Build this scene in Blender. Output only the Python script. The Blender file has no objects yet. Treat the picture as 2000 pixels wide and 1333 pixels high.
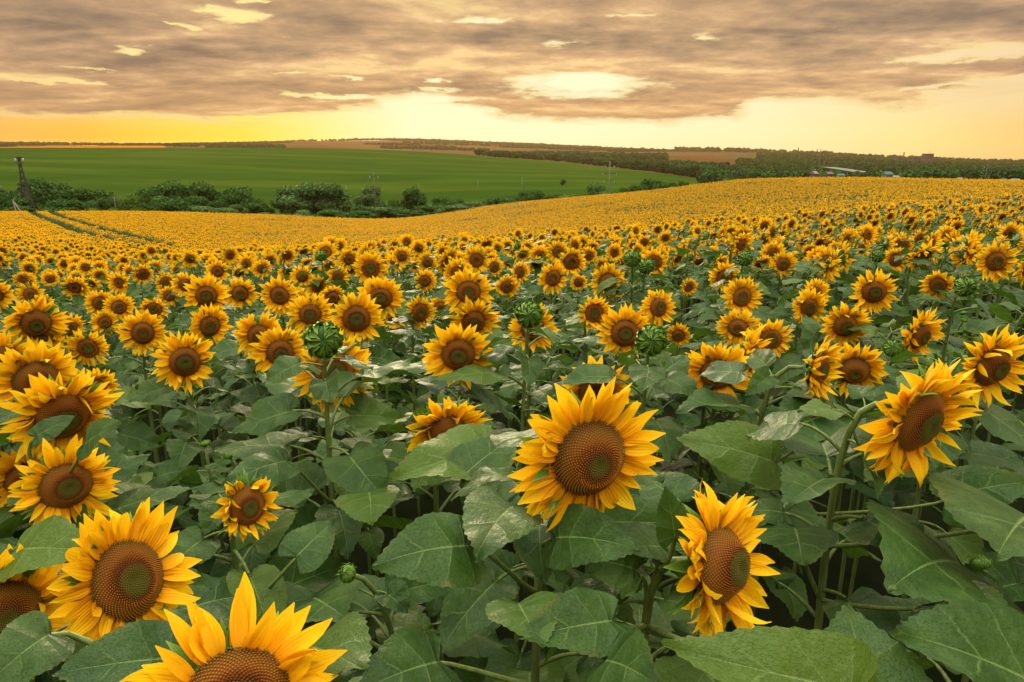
import bpy, math, random
import numpy as np
from mathutils import Vector, Matrix, Euler
random.seed(7); rng = np.random.default_rng(7)
S = bpy.context.scene
COL = S.collection
PI = math.pi
# ------------------------------------------------------------------ camera
F = 1333.0; PITCH = math.atan(376/F); CAMZ = 2.07
cp, sp = math.cos(PITCH), math.sin(PITCH)
cam = bpy.data.objects.new('camera', bpy.data.cameras.new('camera'))
COL.objects.link(cam); S.camera = cam
cam.location = (0, 0, CAMZ); cam.rotation_euler = (PI/2-PITCH, 0, 0)
cam.data.sensor_width = 36; cam.data.lens = 36*F/2000
cam.data.clip_start = 0.05; cam.data.clip_end = 40000
# ------------------------------------------------------------------ sun and exposure
SUN_AZ, SUN_EL = math.radians(-7), math.radians(13)
sl = bpy.data.lights.new('sun', 'SUN'); sl.energy = 2.5; sl.angle = math.radians(18); sl.color = (1.0, 0.80, 0.52)
sun = bpy.data.objects.new('sun', sl); COL.objects.link(sun)
sd = Vector((math.sin(SUN_AZ)*math.cos(SUN_EL), math.cos(SUN_AZ)*math.cos(SUN_EL), math.sin(SUN_EL)))
sun.rotation_euler = sd.to_track_quat('Z', 'Y').to_euler()
vs = S.view_settings
vs.view_transform = 'Standard'; vs.look = 'None'; vs.exposure = 0.0; vs.gamma = 1.0; vs.use_curve_mapping = False
S.cycles.max_bounces = 6; S.cycles.diffuse_bounces = 4; S.cycles.glossy_bounces = 2
S.cycles.transmission_bounces = 4; S.cycles.volume_bounces = 1; S.cycles.transparent_max_bounces = 8
S.cycles.sample_clamp_indirect = 6
# ------------------------------------------------------------------ node helper
def srgb(r, g, b):
    f = lambda c: (c/255/12.92) if c/255 <= .04045 else ((c/255+.055)/1.055)**2.4
    return (f(r), f(g), f(b), 1)
class NT:
    def __init__(s, tree): s.t = tree; s.n = tree.nodes; s.l = tree.links
    def new(s, typ, **kw):
        n = s.n.new(typ)
        for k, v in kw.items(): setattr(n, k, v)
        return n
    def put(s, sock, v):
        if isinstance(v, bpy.types.NodeSocket): s.l.new(v, sock)
        elif v is not None: sock.default_value = v
    def m(s, op, a, b=None, c=None, clamp=False):
        n = s.new('ShaderNodeMath', operation=op, use_clamp=clamp)
        s.put(n.inputs[0], a)
        if b is not None: s.put(n.inputs[1], b)
        if c is not None: s.put(n.inputs[2], c)
        return n.outputs[0]
    def mix(s, f, a, b, blend='MIX'):
        n = s.new('ShaderNodeMix', data_type='RGBA', blend_type=blend)
        s.put(n.inputs[0], f); s.put(n.inputs[6], a); s.put(n.inputs[7], b)
        return n.outputs[2]
    def ramp(s, f, stops, interp='LINEAR'):
        n = s.new('ShaderNodeValToRGB'); cr = n.color_ramp; cr.interpolation = interp
        while len(cr.elements) > 1: cr.elements.remove(cr.elements[-1])
        for i, (p, c) in enumerate(stops):
            e = cr.elements[0] if i == 0 else cr.elements.new(p)
            e.position = p; e.color = c if len(c) == 4 else (*c, 1)
        s.put(n.inputs[0], f)
        return n.outputs[0]
    def vramp(s, f, stops, interp='LINEAR'):
        return s.ramp(f, [(p, (v, v, v, 1)) for p, v in stops], interp)
    def noise(s, vec, scale, detail=3, rough=.5, out=0, dist=0.0):
        n = s.new('ShaderNodeTexNoise'); s.put(n.inputs['Vector'], vec)
        n.inputs['Scale'].default_value = scale; n.inputs['Detail'].default_value = detail
        n.inputs['Roughness'].default_value = rough; n.inputs['Distortion'].default_value = dist
        return n.outputs[out]
    def xyz(s, x, y, z):
        n = s.new('ShaderNodeCombineXYZ')
        for i, v in enumerate((x, y, z)): s.put(n.inputs[i], v)
        return n.outputs[0]
    def sep(s, v):
        n = s.new('ShaderNodeSeparateXYZ'); s.put(n.inputs[0], v); return n.outputs
    def map(s, v, a, b, c=0.0, d=1.0, smooth=True):
        n = s.new('ShaderNodeMapRange'); n.interpolation_type = 'SMOOTHSTEP' if smooth else 'LINEAR'
        for i, x in enumerate((v, a, b, c, d)): s.put(n.inputs[i], x)
        return n.outputs[0]
# ------------------------------------------------------------------ evening sky, fixed in world directions
def px_dir(px, py):
    a, b = (px-1000)/F, (666-py)/F
    return Vector((a, cp+b*sp, -sp+b*cp)).normalized()
def px_ae(px, py):
    d = px_dir(px, py)
    return math.atan2(d.x, d.y), math.asin(d.z)
W = bpy.data.worlds.new('World'); S.world = W; W.use_nodes = True
w = NT(W.node_tree); w.n.clear()
tc = w.new('ShaderNodeTexCoord'); gx, gy, gz = w.sep(tc.outputs['Generated'])[0:3]
A = w.m('ARCTAN2', gx, gy); E = w.m('ARCSINE', gz)
zz = w.m('ADD', w.m('MAXIMUM', gz, 0.0), 0.10)
pl = w.xyz(w.m('DIVIDE', gx, zz), w.m('DIVIDE', gy, zz), 0.0)              # cloud layer seen in perspective
plx = w.xyz(w.m('MULTIPLY', w.m('DIVIDE', gx, zz), 0.6), w.m('DIVIDE', gy, zz), 3.0)
n1 = w.noise(plx, 1.35, 6, .55, dist=.4)
n2 = w.noise(pl, 4.2, 7, .60)
dn = w.noise(w.xyz(w.m('MULTIPLY', A, 9.0), w.m('MULTIPLY', E, 42.0), 0.0), 1.0, 5, .6, out=1)
dx, dy, _z = w.sep(dn)[0:3]
dn2 = w.noise(w.xyz(w.m('MULTIPLY', A, 30.0), w.m('MULTIPLY', E, 150.0), 2.0), 1.0, 4, .65)
dn3 = w.noise(w.xyz(w.m('MULTIPLY', A, 4.0), w.m('MULTIPLY', E, 26.0), 5.0), 1.0, 3, .5)
A2 = w.m('ADD', A, w.m('MULTIPLY', w.m('SUBTRACT', dx, .5), .16))
E2 = w.m('ADD', w.m('ADD', E, w.m('MULTIPLY', w.m('SUBTRACT', dy, .5), .030)), w.m('ADD', w.m('MULTIPLY', w.m('SUBTRACT', dn2, .5), .012), w.m('MULTIPLY', w.m('SUBTRACT', dn3, .5), .009)))
# lower edge of the cloud deck as a function of azimuth
edge_pts = [(-700,236),(-200,228),(0,222),(200,230),(420,240),(560,238),(680,212),(735,206),(765,188),(860,186),(905,212),(1000,232),(1160,240),(1390,238),(1440,224),(1490,198),(1600,204),(1780,206),(1860,190),(1950,178),(2050,172),(2500,170)]
AM = 1.2
stops = []
for x, y in edge_pts:
    a, e = px_ae(x, y); stops.append(((a/AM+1)/2, e/0.3))
edge = w.m('MULTIPLY', w.vramp(w.m('MULTIPLY_ADD', A2, .5/AM, .5), stops), .3)
deck = w.map(w.m('SUBTRACT', E2, edge), -.005, .010)
gap = None
for (x, y, rx, ry, k) in [(1135,166,118,19,1.5),(1160,150,70,8,1.0),(455,32,52,13,1.4),(410,22,20,8,1.0),(265,100,24,8,1.0),(345,52,26,5,.8),(90,153,120,4.5,1.1),(190,155,40,4,.8),(660,183,90,5,1.2),(560,142,30,3,.7),
        (690,151,32,3.5,.8),(860,152,24,4,.9),(850,170,26,4,.8),(960,37,40,6,.9),(870,42,24,3,.6),(500,229,95,4.5,1.2),(610,222,60,3.5,.9),(610,238,120,6,1.0),(1850,108,110,12,1.1),(1965,98,90,12,1.2),(1985,158,120,13,1.0),(1850,172,70,4.5,.9),
        (1225,30,45,4,.5),(1110,90,50,6,.55),(1380,65,26,7,.55),(512,0,24,7,.9),(180,130,60,4,.6),(880,188,70,8,.9)]:
    a, e = px_ae(x, y); a1, _ = px_ae(x+rx, y); _, e1 = px_ae(x, y-ry)
    q = w.m('ADD', w.m('POWER', w.m('DIVIDE', w.m('SUBTRACT', A2, a), abs(a1-a)), 2.0), w.m('POWER', w.m('DIVIDE', w.m('SUBTRACT', E2, e), abs(e1-e)), 2.0))
    g = w.m('MULTIPLY', w.m('POWER', 2.718, w.m('MULTIPLY', q, -1.1)), k)
    gap = g if gap is None else w.m('ADD', gap, g)
gapc = w.map(w.m('ADD', gap, w.m('MULTIPLY', w.m('SUBTRACT', dn2, .5), .9)), .10, 1.0)
cloud = w.m('MULTIPLY', deck, w.m('SUBTRACT', 1.0, gapc))
thin = w.m('MULTIPLY', w.map(n1, .56, .76), .8)                                # thinner, lit veils inside the deck
# clear evening sky behind: colour by azimuth near the horizon
def rampA(pts):
    return w.ramp(w.m('MULTIPLY_ADD', A, .5/AM, .5), [((px_ae(x, 240)[0]/AM+1)/2, c) for x, c in pts])
low = rampA([(-900,srgb(236,176,110)),(0,srgb(250,184,66)),(150,srgb(255,188,24)),(330,srgb(255,212,0)),(480,srgb(255,228,40)),(640,srgb(255,246,140)),(800,srgb(255,255,205)),(1100,srgb(255,254,205)),(1500,srgb(255,247,190)),(1800,srgb(255,234,150)),(2000,srgb(251,212,125)),(2700,srgb(236,180,120))])
high = rampA([(-900,srgb(226,176,130)),(0,srgb(252,214,140)),(330,srgb(255,238,160)),(560,srgb(255,240,160)),(800,srgb(255,254,205)),(1250,srgb(255,254,210)),(1600,srgb(255,240,185)),(1900,srgb(250,222,170)),(2700,srgb(240,205,165))])
clear = w.mix(w.map(w.m('ADD', E, w.m('MULTIPLY', w.m('SUBTRACT', n2, .5), .01)), .005, .075), low, high)
# cloud colours
ctone = w.ramp(w.m('MULTIPLY_ADD', w.m('SUBTRACT', n2, .5), .55, n1), [(.30, srgb(150,128,108)),(.40, srgb(178,150,120)),(.50, srgb(204,168,130)),(.59, srgb(228,188,142)),(.68, srgb(252,218,160))])
warmA = w.ramp(w.m('MULTIPLY_ADD', A, .5/AM, .5), [(.1,(.80,.80,.83,1)),(.30,(.88,.85,.83,1)),(.42,(1.04,1.0,.9,1)),(.55,(1.06,1.02,.92,1)),(.72,(.98,.96,.93,1)),(.9,(.82,.82,.84,1))])
cc = w.mix(1.0, ctone, warmA, 'MULTIPLY')
lowwarm = w.map(E, .03, .13)
cc = w.mix(w.m('MULTIPLY', w.m('SUBTRACT', 1.0, lowwarm), .38), cc, srgb(222,164,98))
cc = w.mix(w.m('MULTIPLY', w.map(E, .12, .20), .22), cc, srgb(140,122,108))
rim = w.m('MULTIPLY', w.m('MULTIPLY', cloud, w.m('SUBTRACT', 1.0, cloud)), 3.4)
cc = w.mix(w.m('MINIMUM', w.m('ADD', w.m('MULTIPLY', thin, .55), rim), .95), cc, srgb(255,222,150))
skyc = w.mix(cloud, clear, cc)
# above the frame the overcast brightens towards the zenith as overcast skies do
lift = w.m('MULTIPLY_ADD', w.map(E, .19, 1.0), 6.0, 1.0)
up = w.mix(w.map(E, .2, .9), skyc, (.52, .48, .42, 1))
below = w.mix(w.map(E, -.05, 0.0), (.06, .06, .04, 1), up)
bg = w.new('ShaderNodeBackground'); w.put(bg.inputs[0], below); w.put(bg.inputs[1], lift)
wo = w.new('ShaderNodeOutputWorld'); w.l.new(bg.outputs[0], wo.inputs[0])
W.cycles.sampling_method = 'MANUAL'; W.cycles.sample_map_resolution = 512

# ------------------------------------------------------------------ terrain: one height function for the whole place
PLANT = 1.6
def z_of(Y, py):
    s = (666-py)/F
    return CAMZ + Y*(s*cp-sp)/(cp+s*sp)
cols = [-900, 0, 250, 500, 750, 1000, 1250, 1500, 1750, 2000, 2900]
dist = [16, 24, 40, 66, 100, 140, 175, 188]
TT = {  # height of the flower canopy as the picture row it is seen in
 0:    [512,497,475,455,437,421,414,414],
 250:  [508,500,487,465,443,424,414,413],
 500:  [495,491,496,478,453,432,421,419],
 750:  [484,481,492,472,452,437,429,427],
 1000: [471,467,482,458,435,413,399,396],
 1250: [458,447,456,435,410,388,376,374],
 1500: [446,429,431,408,385,361,350,348],
 1750: [434,410,406,392,370,354,348,347],
 2000: [425,397,392,384,370,358,353,352]}
TT[-900] = [520,505,480,458,440,426,418,418]; TT[2900] = [424,398,392,384,372,360,355,354]
dist2 = [215, 250, 295, 345, 450, 700, 1000, 1300, 1600, 2500, 4000, 6500, 9000, 14000]
G = {   # bare ground beyond the field
 0:    [430,436,434,425,395,345,313,295,288,293,285,282,290,296],
 250:  [430,436,434,425,395,345,313,295,288,293,285,284,290,296],
 500:  [434,434,427,418,392,346,314,296,288,292,284,280,290,296],
 750:  [436,432,424,416,390,348,319,302,293,298,286,274,288,296],
 1000: [407,414,414,405,380,348,328,316,309,305,291,282,292,298],
 1250: [387,400,404,398,378,352,338,330,324,307,297,293,300,304],
 1500: [360,375,388,390,380,362,348,338,330,316,303,299,306,310],
 1750: [356,370,384,388,382,366,352,342,335,325,315,311,318,320],
 2000: [360,374,385,388,382,368,354,346,340,332,324,320,326,328]}
G[-900] = G[0]; G[2900] = G[2000]
phis = np.array([math.atan((c-1000)/F/1.036) for c in cols])
near_r = [0.02, 1.2, 4.2, 10]
allr = np.array(near_r + dist + dist2, float); lr = np.log(allr)
def plane_canopy(X, Y): return CAMZ - (.47 + .1*abs(Y) - .045*X)
TAB = np.zeros((len(cols), len(allr)))
for i, c in enumerate(cols):
    ph = phis[i]
    for j, r in enumerate(near_r): TAB[i, j] = plane_canopy(r*math.sin(ph), r*math.cos(ph)) - PLANT
    for j, r in enumerate(dist): TAB[i, 4+j] = z_of(r*math.cos(ph), TT[c][j]) - PLANT
    for j, r in enumerate(dist2): TAB[i, 12+j] = z_of(r*math.cos(ph), G[c][j])
def _cub(p0, p1, p2, p3, t0, t1, t2, t3, t):   # non-uniform Catmull-Rom with limited slopes
    d1 = (p2-p1)/(t2-t1); d0 = (p1-p0)/(t1-t0); d2 = (p3-p2)/(t3-t2)
    m1 = np.where(d0*d1 > 0, 2*d0*d1/(d0+d1+1e-12*np.sign(d0+d1+1e-30)), 0); m2 = np.where(d1*d2 > 0, 2*d1*d2/(d1+d2+1e-12*np.sign(d1+d2+1e-30)), 0)
    h = t2-t1; u = (t-t1)/h
    return (2*u**3-3*u**2+1)*p1 + (u**3-2*u**2+u)*h*m1 + (-2*u**3+3*u**2)*p2 + (u**3-u**2)*h*m2
def ground(x, y):
    x = np.atleast_1d(np.asarray(x, float)); y = np.atleast_1d(np.asarray(y, float))
    r = np.clip(np.hypot(x, y), .03, 13900); L = np.log(r); ph = np.clip(np.arctan2(x, y), phis[0], phis[-1])
    j = np.clip(np.searchsorted(lr, L)-1, 0, len(lr)-2)
    i = np.clip(np.searchsorted(phis, ph)-1, 0, len(phis)-2)
    jm, jp = np.clip(j-1, 0, None), np.clip(j+2, None, len(lr)-1)
    def row(ii):
        p0, p1, p2, p3 = TAB[ii, jm], TAB[ii, j], TAB[ii, j+1], TAB[ii, jp]
        t0 = np.where(jm == j, lr[j]-1, lr[jm]); t3 = np.where(jp == j+1, lr[j+1]+1, lr[jp])
        return _cub(p0, p1, p2, p3, t0, lr[j], lr[j+1], t3, L)
    im, ip = np.clip(i-1, 0, None), np.clip(i+2, None, len(phis)-1)
    q0, q1, q2, q3 = row(im), row(i), row(i+1), row(ip)
    t0 = np.where(im == i, phis[i]-.3, phis[im]); t3 = np.where(ip == i+1, phis[i+1]+.3, phis[ip])
    zfar = _cub(q0, q1, q2, q3, t0, phis[i], phis[i+1], t3, ph)
    znear = plane_canopy(x, y) - PLANT
    k = np.clip((r-9)/7, 0, 1); k = k*k*(3-2*k)
    return znear*(1-k) + zfar*k
def gz1(x, y): return float(ground(x, y)[0])
def project(P):
    d = Vector(P) - Vector((0, 0, CAMZ))
    dep = d.y*cp - d.z*sp
    return 1000 + F*d.x/dep, 666 - F*(d.y*sp + d.z*cp)/dep, dep
def hit(px, py, h=0.0, tmin=.6, tmax=12000):
    d = px_dir(px, py); ts = np.exp(np.linspace(math.log(tmin), math.log(tmax), 4000))
    zs = CAMZ + d.z*ts - ground(d.x*ts, d.y*ts) - h
    k = np.argmax(zs < 0)
    if zs[k] >= 0: return None
    t = ts[k]
    return Vector((d.x*t, d.y*t, CAMZ + d.z*t))
def field_end(ph):    # distance of the far edge of the sunflowers
    return 187 + 0*ph

# ------------------------------------------------------------------ mesh helpers
class MB:
    def __init__(s): s.v = []; s.f = []; s.mi = []; s.lc = []; s.n = 0
    def add(s, v, f, mi=0, lc=None):
        v = np.asarray(v, float).reshape(-1, 3); s.v.append(v)
        s.f += [tuple(k+s.n for k in q) for q in f]; s.mi += [mi]*len(f)
        s.lc.append(np.zeros((len(v), 3)) if lc is None else np.asarray(lc, float).reshape(-1, 3)); s.n += len(v)
        return s
    def addm(s, o, mat=None, mi=None):
        for v, lc in zip([np.concatenate(o.v)], [np.concatenate(o.lc)]):
            if mat is not None:
                M = np.array(mat); v = v @ M[:3, :3].T + M[:3, 3]
            base = s.n; s.v.append(v); s.lc.append(lc)
            s.f += [tuple(k+base for k in q) for q in o.f]; s.mi += (o.mi if mi is None else [mi]*len(o.f)); s.n += len(v)
        return s
    def mesh(s, name, mats, smooth=True):
        me = bpy.data.meshes.new(name)
        me.from_pydata(np.concatenate(s.v).tolist(), [], s.f)
        for m in mats: me.materials.append(m)
        me.polygons.foreach_set('material_index', s.mi)
        me.polygons.foreach_set('use_smooth', [smooth]*len(s.f))
        at = me.attributes.new('lc', 'FLOAT_VECTOR', 'POINT'); at.data.foreach_set('vector', np.concatenate(s.lc).ravel())
        me.update(); return me
def grid_faces(nu, nv, wrap=False):
    f = []
    for i in range(nu-1):
        for j in range(nv if wrap else nv-1):
            j2 = (j+1) % nv
            f.append((i*nv+j, i*nv+j2, (i+1)*nv+j2, (i+1)*nv+j))
    return f
def tube(path, rad, sides=7, cap=True):
    P = [Vector(p) for p in path]; n = len(P); vs_ = []
    ref = Vector((0.13, 0.99, 0.05))
    for i in range(n):
        t = (P[min(i+1, n-1)] - P[max(i-1, 0)]).normalized()
        a = t.cross(ref).normalized(); b = t.cross(a)
        for k in range(sides):
            an = 2*PI*k/sides; vs_.append(P[i] + (a*math.cos(an)+b*math.sin(an))*rad[i])
    f = grid_faces(n, sides, True)
    if cap: f.append(tuple(range(sides))[::-1]); f.append(tuple(range((n-1)*sides, n*sides)))
    return MB().add([tuple(v) for v in vs_], f, 0, [(0, (i//sides)/(n-1), .5) for i in range(len(vs_))])
def box(cx, cy, cz, sx, sy, sz):
    v = [(cx+a*sx/2, cy+b*sy/2, cz+c*sz/2) for a in (-1, 1) for b in (-1, 1) for c in (-1, 1)]
    return MB().add(v, [(0,1,3,2),(4,6,7,5),(0,4,5,1),(2,3,7,6),(0,2,6,4),(1,5,7,3)])
def bez(p0, p1, p2, p3, n):
    return [p0*(1-t)**3 + p1*3*t*(1-t)**2 + p2*3*t*t*(1-t) + p3*t**3 for t in [i/(n-1) for i in range(n)]]
def obj(name, me, parent=None, mat=None, label=None, kind=None):
    o = bpy.data.objects.new(name, me); COL.objects.link(o)
    if parent: o.parent = parent
    if mat is not None: o.matrix_local = mat
    if label: o['label'] = label
    if kind: o['kind'] = kind
    return o
def thing(name, label, cat, loc=(0,0,0), rz=0, group=None):
    o = bpy.data.objects.new(name, None); COL.objects.link(o); o.empty_display_size = .1
    o.location = loc; o.rotation_euler = (0, 0, rz); o['label'] = label; o['category'] = cat
    if group: o['group'] = group
    return o
# ------------------------------------------------------------------ materials
def mat_base(name):
    m = bpy.data.materials.new(name); m.use_nodes = True; t = NT(m.node_tree); t.n.clear()
    out = t.new('ShaderNodeOutputMaterial'); return m, t, out
def principled(t, col, rough=.6, spec=.3, bump=None, metal=0.0):
    p = t.new('ShaderNodeBsdfPrincipled'); t.put(p.inputs['Base Color'], col); t.put(p.inputs['Roughness'], rough)
    p.inputs['Specular IOR Level'].default_value = spec; p.inputs['Metallic'].default_value = metal
    if bump is not None: t.l.new(bump, p.inputs['Normal'])
    return p
def bumpn(t, h, strength=.3, dist=.01):
    b = t.new('ShaderNodeBump'); t.put(b.inputs['Height'], h); b.inputs['Strength'].default_value = strength; b.inputs['Distance'].default_value = dist
    return b.outputs[0]
def leafy(t, out, col, tcol, k, rough, spec, bump):
    p = principled(t, col, rough, spec, bump); tr = t.new('ShaderNodeBsdfTranslucent'); t.put(tr.inputs[0], tcol)
    if bump is not None: t.l.new(bump, tr.inputs['Normal'])
    mx = t.new('ShaderNodeMixShader'); mx.inputs[0].default_value = k
    t.l.new(p.outputs[0], mx.inputs[1]); t.l.new(tr.outputs[0], mx.inputs[2]); t.l.new(mx.outputs[0], out.inputs[0])
def attr(t, n='lc'):
    a = t.new('ShaderNodeAttribute', attribute_name=n); return a.outputs['Vector']
def objrand(t): return t.new('ShaderNodeObjectInfo').outputs['Random']

def make_petal_mat():
    m, t, out = mat_base('petal_yellow'); u, v, q = t.sep(attr(t))[0:3]; r = objrand(t)
    c = t.ramp(v, [(0, (.70,.26,.003,1)), (.20, (.88,.43,.004,1)), (.6, (.95,.58,.006,1)), (1, (.96,.65,.014,1))])
    nz = t.noise(t.xyz(t.m('MULTIPLY', u, 5), v, t.m('MULTIPLY', q, 37)), 2.2, 3)
    c = t.mix(t.m('MULTIPLY', t.map(nz, .45, .75), .30), c, (.82,.38,.004,1))
    hs = t.new('ShaderNodeHueSaturation'); t.put(hs.inputs['Hue'], t.m('MULTIPLY_ADD', q, .016, .492)); t.put(hs.inputs['Value'], t.m('MULTIPLY_ADD', r, .16, .90)); t.put(hs.inputs['Color'], c)
    st = t.m('SINE', t.m('MULTIPLY', u, 16))
    leafy(t, out, hs.outputs[0], hs.outputs[0], .36, .6, .12, bumpn(t, st, .35, .0012))
    return m
def make_leaf_mat():
    m, t, out = mat_base('leaf_green'); u, k, side = t.sep(attr(t))[0:3]; r = objrand(t)
    oc = t.new('ShaderNodeTexCoord').outputs['Object']
    kd = t.m('ADD', k, t.m('MULTIPLY', t.m('SUBTRACT', t.noise(t.xyz(u, k, side), 3.5, 3), .5), t.m('MULTIPLY', u, .09)))
    fr = t.m('ABSOLUTE', t.m('SUBTRACT', t.m('FRACT', t.m('MULTIPLY', t.m('POWER', kd, .75), 5.6)), .5))
    vein = t.m('MULTIPLY', t.m('SUBTRACT', 1.0, t.map(fr, 0.0, .045)), t.map(u, 1.0, .3, .25, 1.0))
    mid = t.m('SUBTRACT', 1.0, t.map(u, 0.0, .045))
    fine = t.map(t.noise(t.xyz(t.m('MULTIPLY', u, 9), t.m('MULTIPLY', k, 26), t.m('MULTIPLY', side, 3)), 2.2, 3), .50, .56)
    vv = t.m('MAXIMUM', t.m('MULTIPLY', vein, .55), mid)
    nz = t.noise(oc, 13.0, 4, .6)
    c = t.ramp(nz, [(.3, (.018,.055,.008,1)), (.5, (.031,.083,.012,1)), (.7, (.056,.118,.022,1))])
    c = t.mix(t.map(r, .70, 1.0, 0, .6), c, (.10,.175,.018,1))
    c = t.mix(t.map(r, .16, .0, 0, .35), c, (.030,.075,.040,1))
    dust = t.map(t.noise(oc, 30.0, 5, .7), .56, .78)
    c = t.mix(t.m('MULTIPLY', dust, .20), c, (.16,.15,.08,1))
    spot = t.map(t.noise(t.xyz(u, k, r), 7.0, 3, .6), .70, .80)
    c = t.mix(t.m('MULTIPLY', spot, .75), c, (.16,.10,.04,1))
    c = t.mix(t.m('MULTIPLY', t.map(u, .80, 1.0), t.m('MULTIPLY', t.map(t.noise(t.xyz(k, side, r), 4.0, 3), .52, .66), .5)), c, (.14,.13,.03,1))
    c = t.mix(t.m('MULTIPLY', vv, .80), c, (.19,.30,.09,1))
    quilt = t.m('ADD', t.m('MULTIPLY', t.m('POWER', t.m('MULTIPLY', fr, 2.0), .5), .55), t.m('ADD', t.m('MULTIPLY', fine, .12), t.m('MULTIPLY', t.noise(oc, 45.0, 3), .7)))
    leafy(t, out, c, t.mix(.5, c, (.14,.28,.015,1)), .24, t.m('MULTIPLY_ADD', dust, .18, .46), .26, bumpn(t, quilt, .9, .007))
    return m
def make_stem_mat(name='stem_green', col=(.15,.22,.055,1)):
    m, t, out = mat_base(name); oc = t.new('ShaderNodeTexCoord').outputs['Object']
    x, y, z = t.sep(oc)[0:3]
    nz = t.noise(t.xyz(t.m('MULTIPLY', x, 60), t.m('MULTIPLY', y, 60), t.m('MULTIPLY', z, 5)), 2.0, 4)
    c = t.mix(t.map(nz, .35, .7), col, tuple(v*.6 for v in col[:3])+(1,))
    p = principled(t, c, .55, .3, bumpn(t, nz, .4, .002)); t.l.new(p.outputs[0], out.inputs[0]); return m
def make_bract_mat():
    m, t, out = mat_base('bract_green'); u, v, q = t.sep(attr(t))[0:3]
    c = t.ramp(v, [(0, (.030,.095,.012,1)), (.6, (.085,.21,.024,1)), (1, (.20,.34,.045,1))])
    c = t.mix(t.m('MULTIPLY', t.map(t.m('ABSOLUTE', u), .65, 1.0), .5), c, (.28,.42,.10,1))
    leafy(t, out, c, c, .15, .5, .3, bumpn(t, t.m('SINE', t.m('MULTIPLY', u, 12)), .3, .001)); return m
def make_disc_mat():
    m, t, out = mat_base('disc_brown'); q, rr, tip = t.sep(attr(t))[0:3]; r = objrand(t)
    nz = t.noise(t.new('ShaderNodeTexCoord').outputs['Object'], 9.0, 3)
    ri = t.m('ADD', rr, t.m('ADD', t.m('MULTIPLY', t.m('SUBTRACT', nz, .5), .12), t.m('MULTIPLY', t.m('SUBTRACT', r, .5), .22)))
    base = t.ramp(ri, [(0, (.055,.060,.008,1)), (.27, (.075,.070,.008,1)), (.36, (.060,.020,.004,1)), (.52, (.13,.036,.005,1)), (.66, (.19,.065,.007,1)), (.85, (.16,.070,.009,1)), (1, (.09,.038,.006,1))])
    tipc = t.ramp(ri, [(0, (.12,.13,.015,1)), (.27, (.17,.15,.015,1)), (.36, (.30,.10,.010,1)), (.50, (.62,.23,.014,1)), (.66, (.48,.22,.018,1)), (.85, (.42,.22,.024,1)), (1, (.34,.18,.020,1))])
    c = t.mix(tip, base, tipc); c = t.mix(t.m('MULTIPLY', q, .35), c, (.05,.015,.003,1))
    p = principled(t, c, .8, .15); t.l.new(p.outputs[0], out.inputs[0]); return m
PET, LEAF, STEM, BRA, DISC = make_petal_mat(), make_leaf_mat(), make_stem_mat(), make_bract_mat(), make_disc_mat()

# ------------------------------------------------------------------ sunflower pieces
def petal_mb(L, Wd, nu=9, nv=5, bend=.3, twist=0.0, cup=.25, curl=0.0, seed=0):
    r = random.Random(seed); v = []; lc = []
    q = r.random(); sway = r.uniform(-.12, .12); ph = r.uniform(0, 6)
    # centre line: integrate a bending direction
    x = z = 0.0; pts = [(0, 0)]; 
    for i in range(1, nu):
        s = (i-.5)/(nu-1); a = bend*(s-.25) + curl*s**3 + .10*math.sin(5*s+ph)
        x += L/(nu-1)*math.cos(a); z += L/(nu-1)*math.sin(a); pts.append((x, z))
    for i in range(nu):
        s = i/(nu-1)
        wd = Wd*.5*(max(0, math.sin(PI*min(1, (s*.93+.07)**.82)))**.72)
        if s > .72: wd *= 1-.35*((s-.72)/.28)**1.2
        if i == nu-1: wd = Wd*.03
        for j in range(nv):
            e = (j/(nv-1)-.5)*2; tw = twist*s
            yy = e*wd; hz = cup*wd*(e*e-.5) + (.10*wd*(1 if j % 2 else -1) if 0 < i < nu-1 else 0)
            y2 = yy*math.cos(tw)-hz*math.sin(tw); z2 = yy*math.sin(tw)+hz*math.cos(tw)
            v.append((pts[i][0], y2 + sway*L*s*s, pts[i][1]+z2)); lc.append((e, s, q))
    return MB().add(v, grid_faces(nu, nv), 0, lc)
# unit head: outer radius 1, disc radius RD
RD = .50
def petal_set(seed, n=54, messy=1.0, droop=0.0, young=0.0):
    """frames and variants of the petals of one head"""
    r = random.Random(seed); out = []
    gap_a = r.uniform(0, 2*PI) if r.random() < .3 and seed != 11 else None
    for ring, cnt in ((0, n//2), (1, n-n//2)):
        for i in range(cnt):
            if gap_a is not None and abs((2*PI*i/cnt-gap_a+PI) % (2*PI)-PI) < .22: continue
            a = 2*PI*(i+.5*ring)/cnt + r.gauss(0, .07*messy)
            tilt = -.10 + .30*ring + r.gauss(.06, .17*messy) + young*.8
            if math.sin(a) < -.3: tilt -= droop*.5
            if seed != 11 and r.random() < .11*messy: tilt += r.uniform(.3, .85)
            sc = r.uniform(.84, 1.12)*(1-young*.35)
            M = Matrix.Rotation(a, 4, 'Z') @ Matrix.Translation((RD*.93, 0, .01+.035*ring-.03)) @ Matrix.Rotation(-tilt, 4, 'Y') @ Matrix.Rotation(r.gauss(0, .22*messy), 4, 'X') @ Matrix.Rotation(r.gauss(0, .10*messy), 4, 'Z') @ Matrix.Diagonal((sc, sc*r.uniform(.85, 1.2), sc, 1))
            out.append((r.randrange(12), M))
    return out
PETAL_MB = []
for k in range(12):
    r = random.Random(k*7+1)
    PETAL_MB.append(petal_mb(.61*r.uniform(.88, 1.12), .195*r.uniform(.85, 1.25), 9, 5, r.uniform(-.75, .55), r.gauss(0, .35), r.uniform(.2, .7), r.choice([0, 0, .6, -.9, -.4, 1.0]), k))
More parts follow.
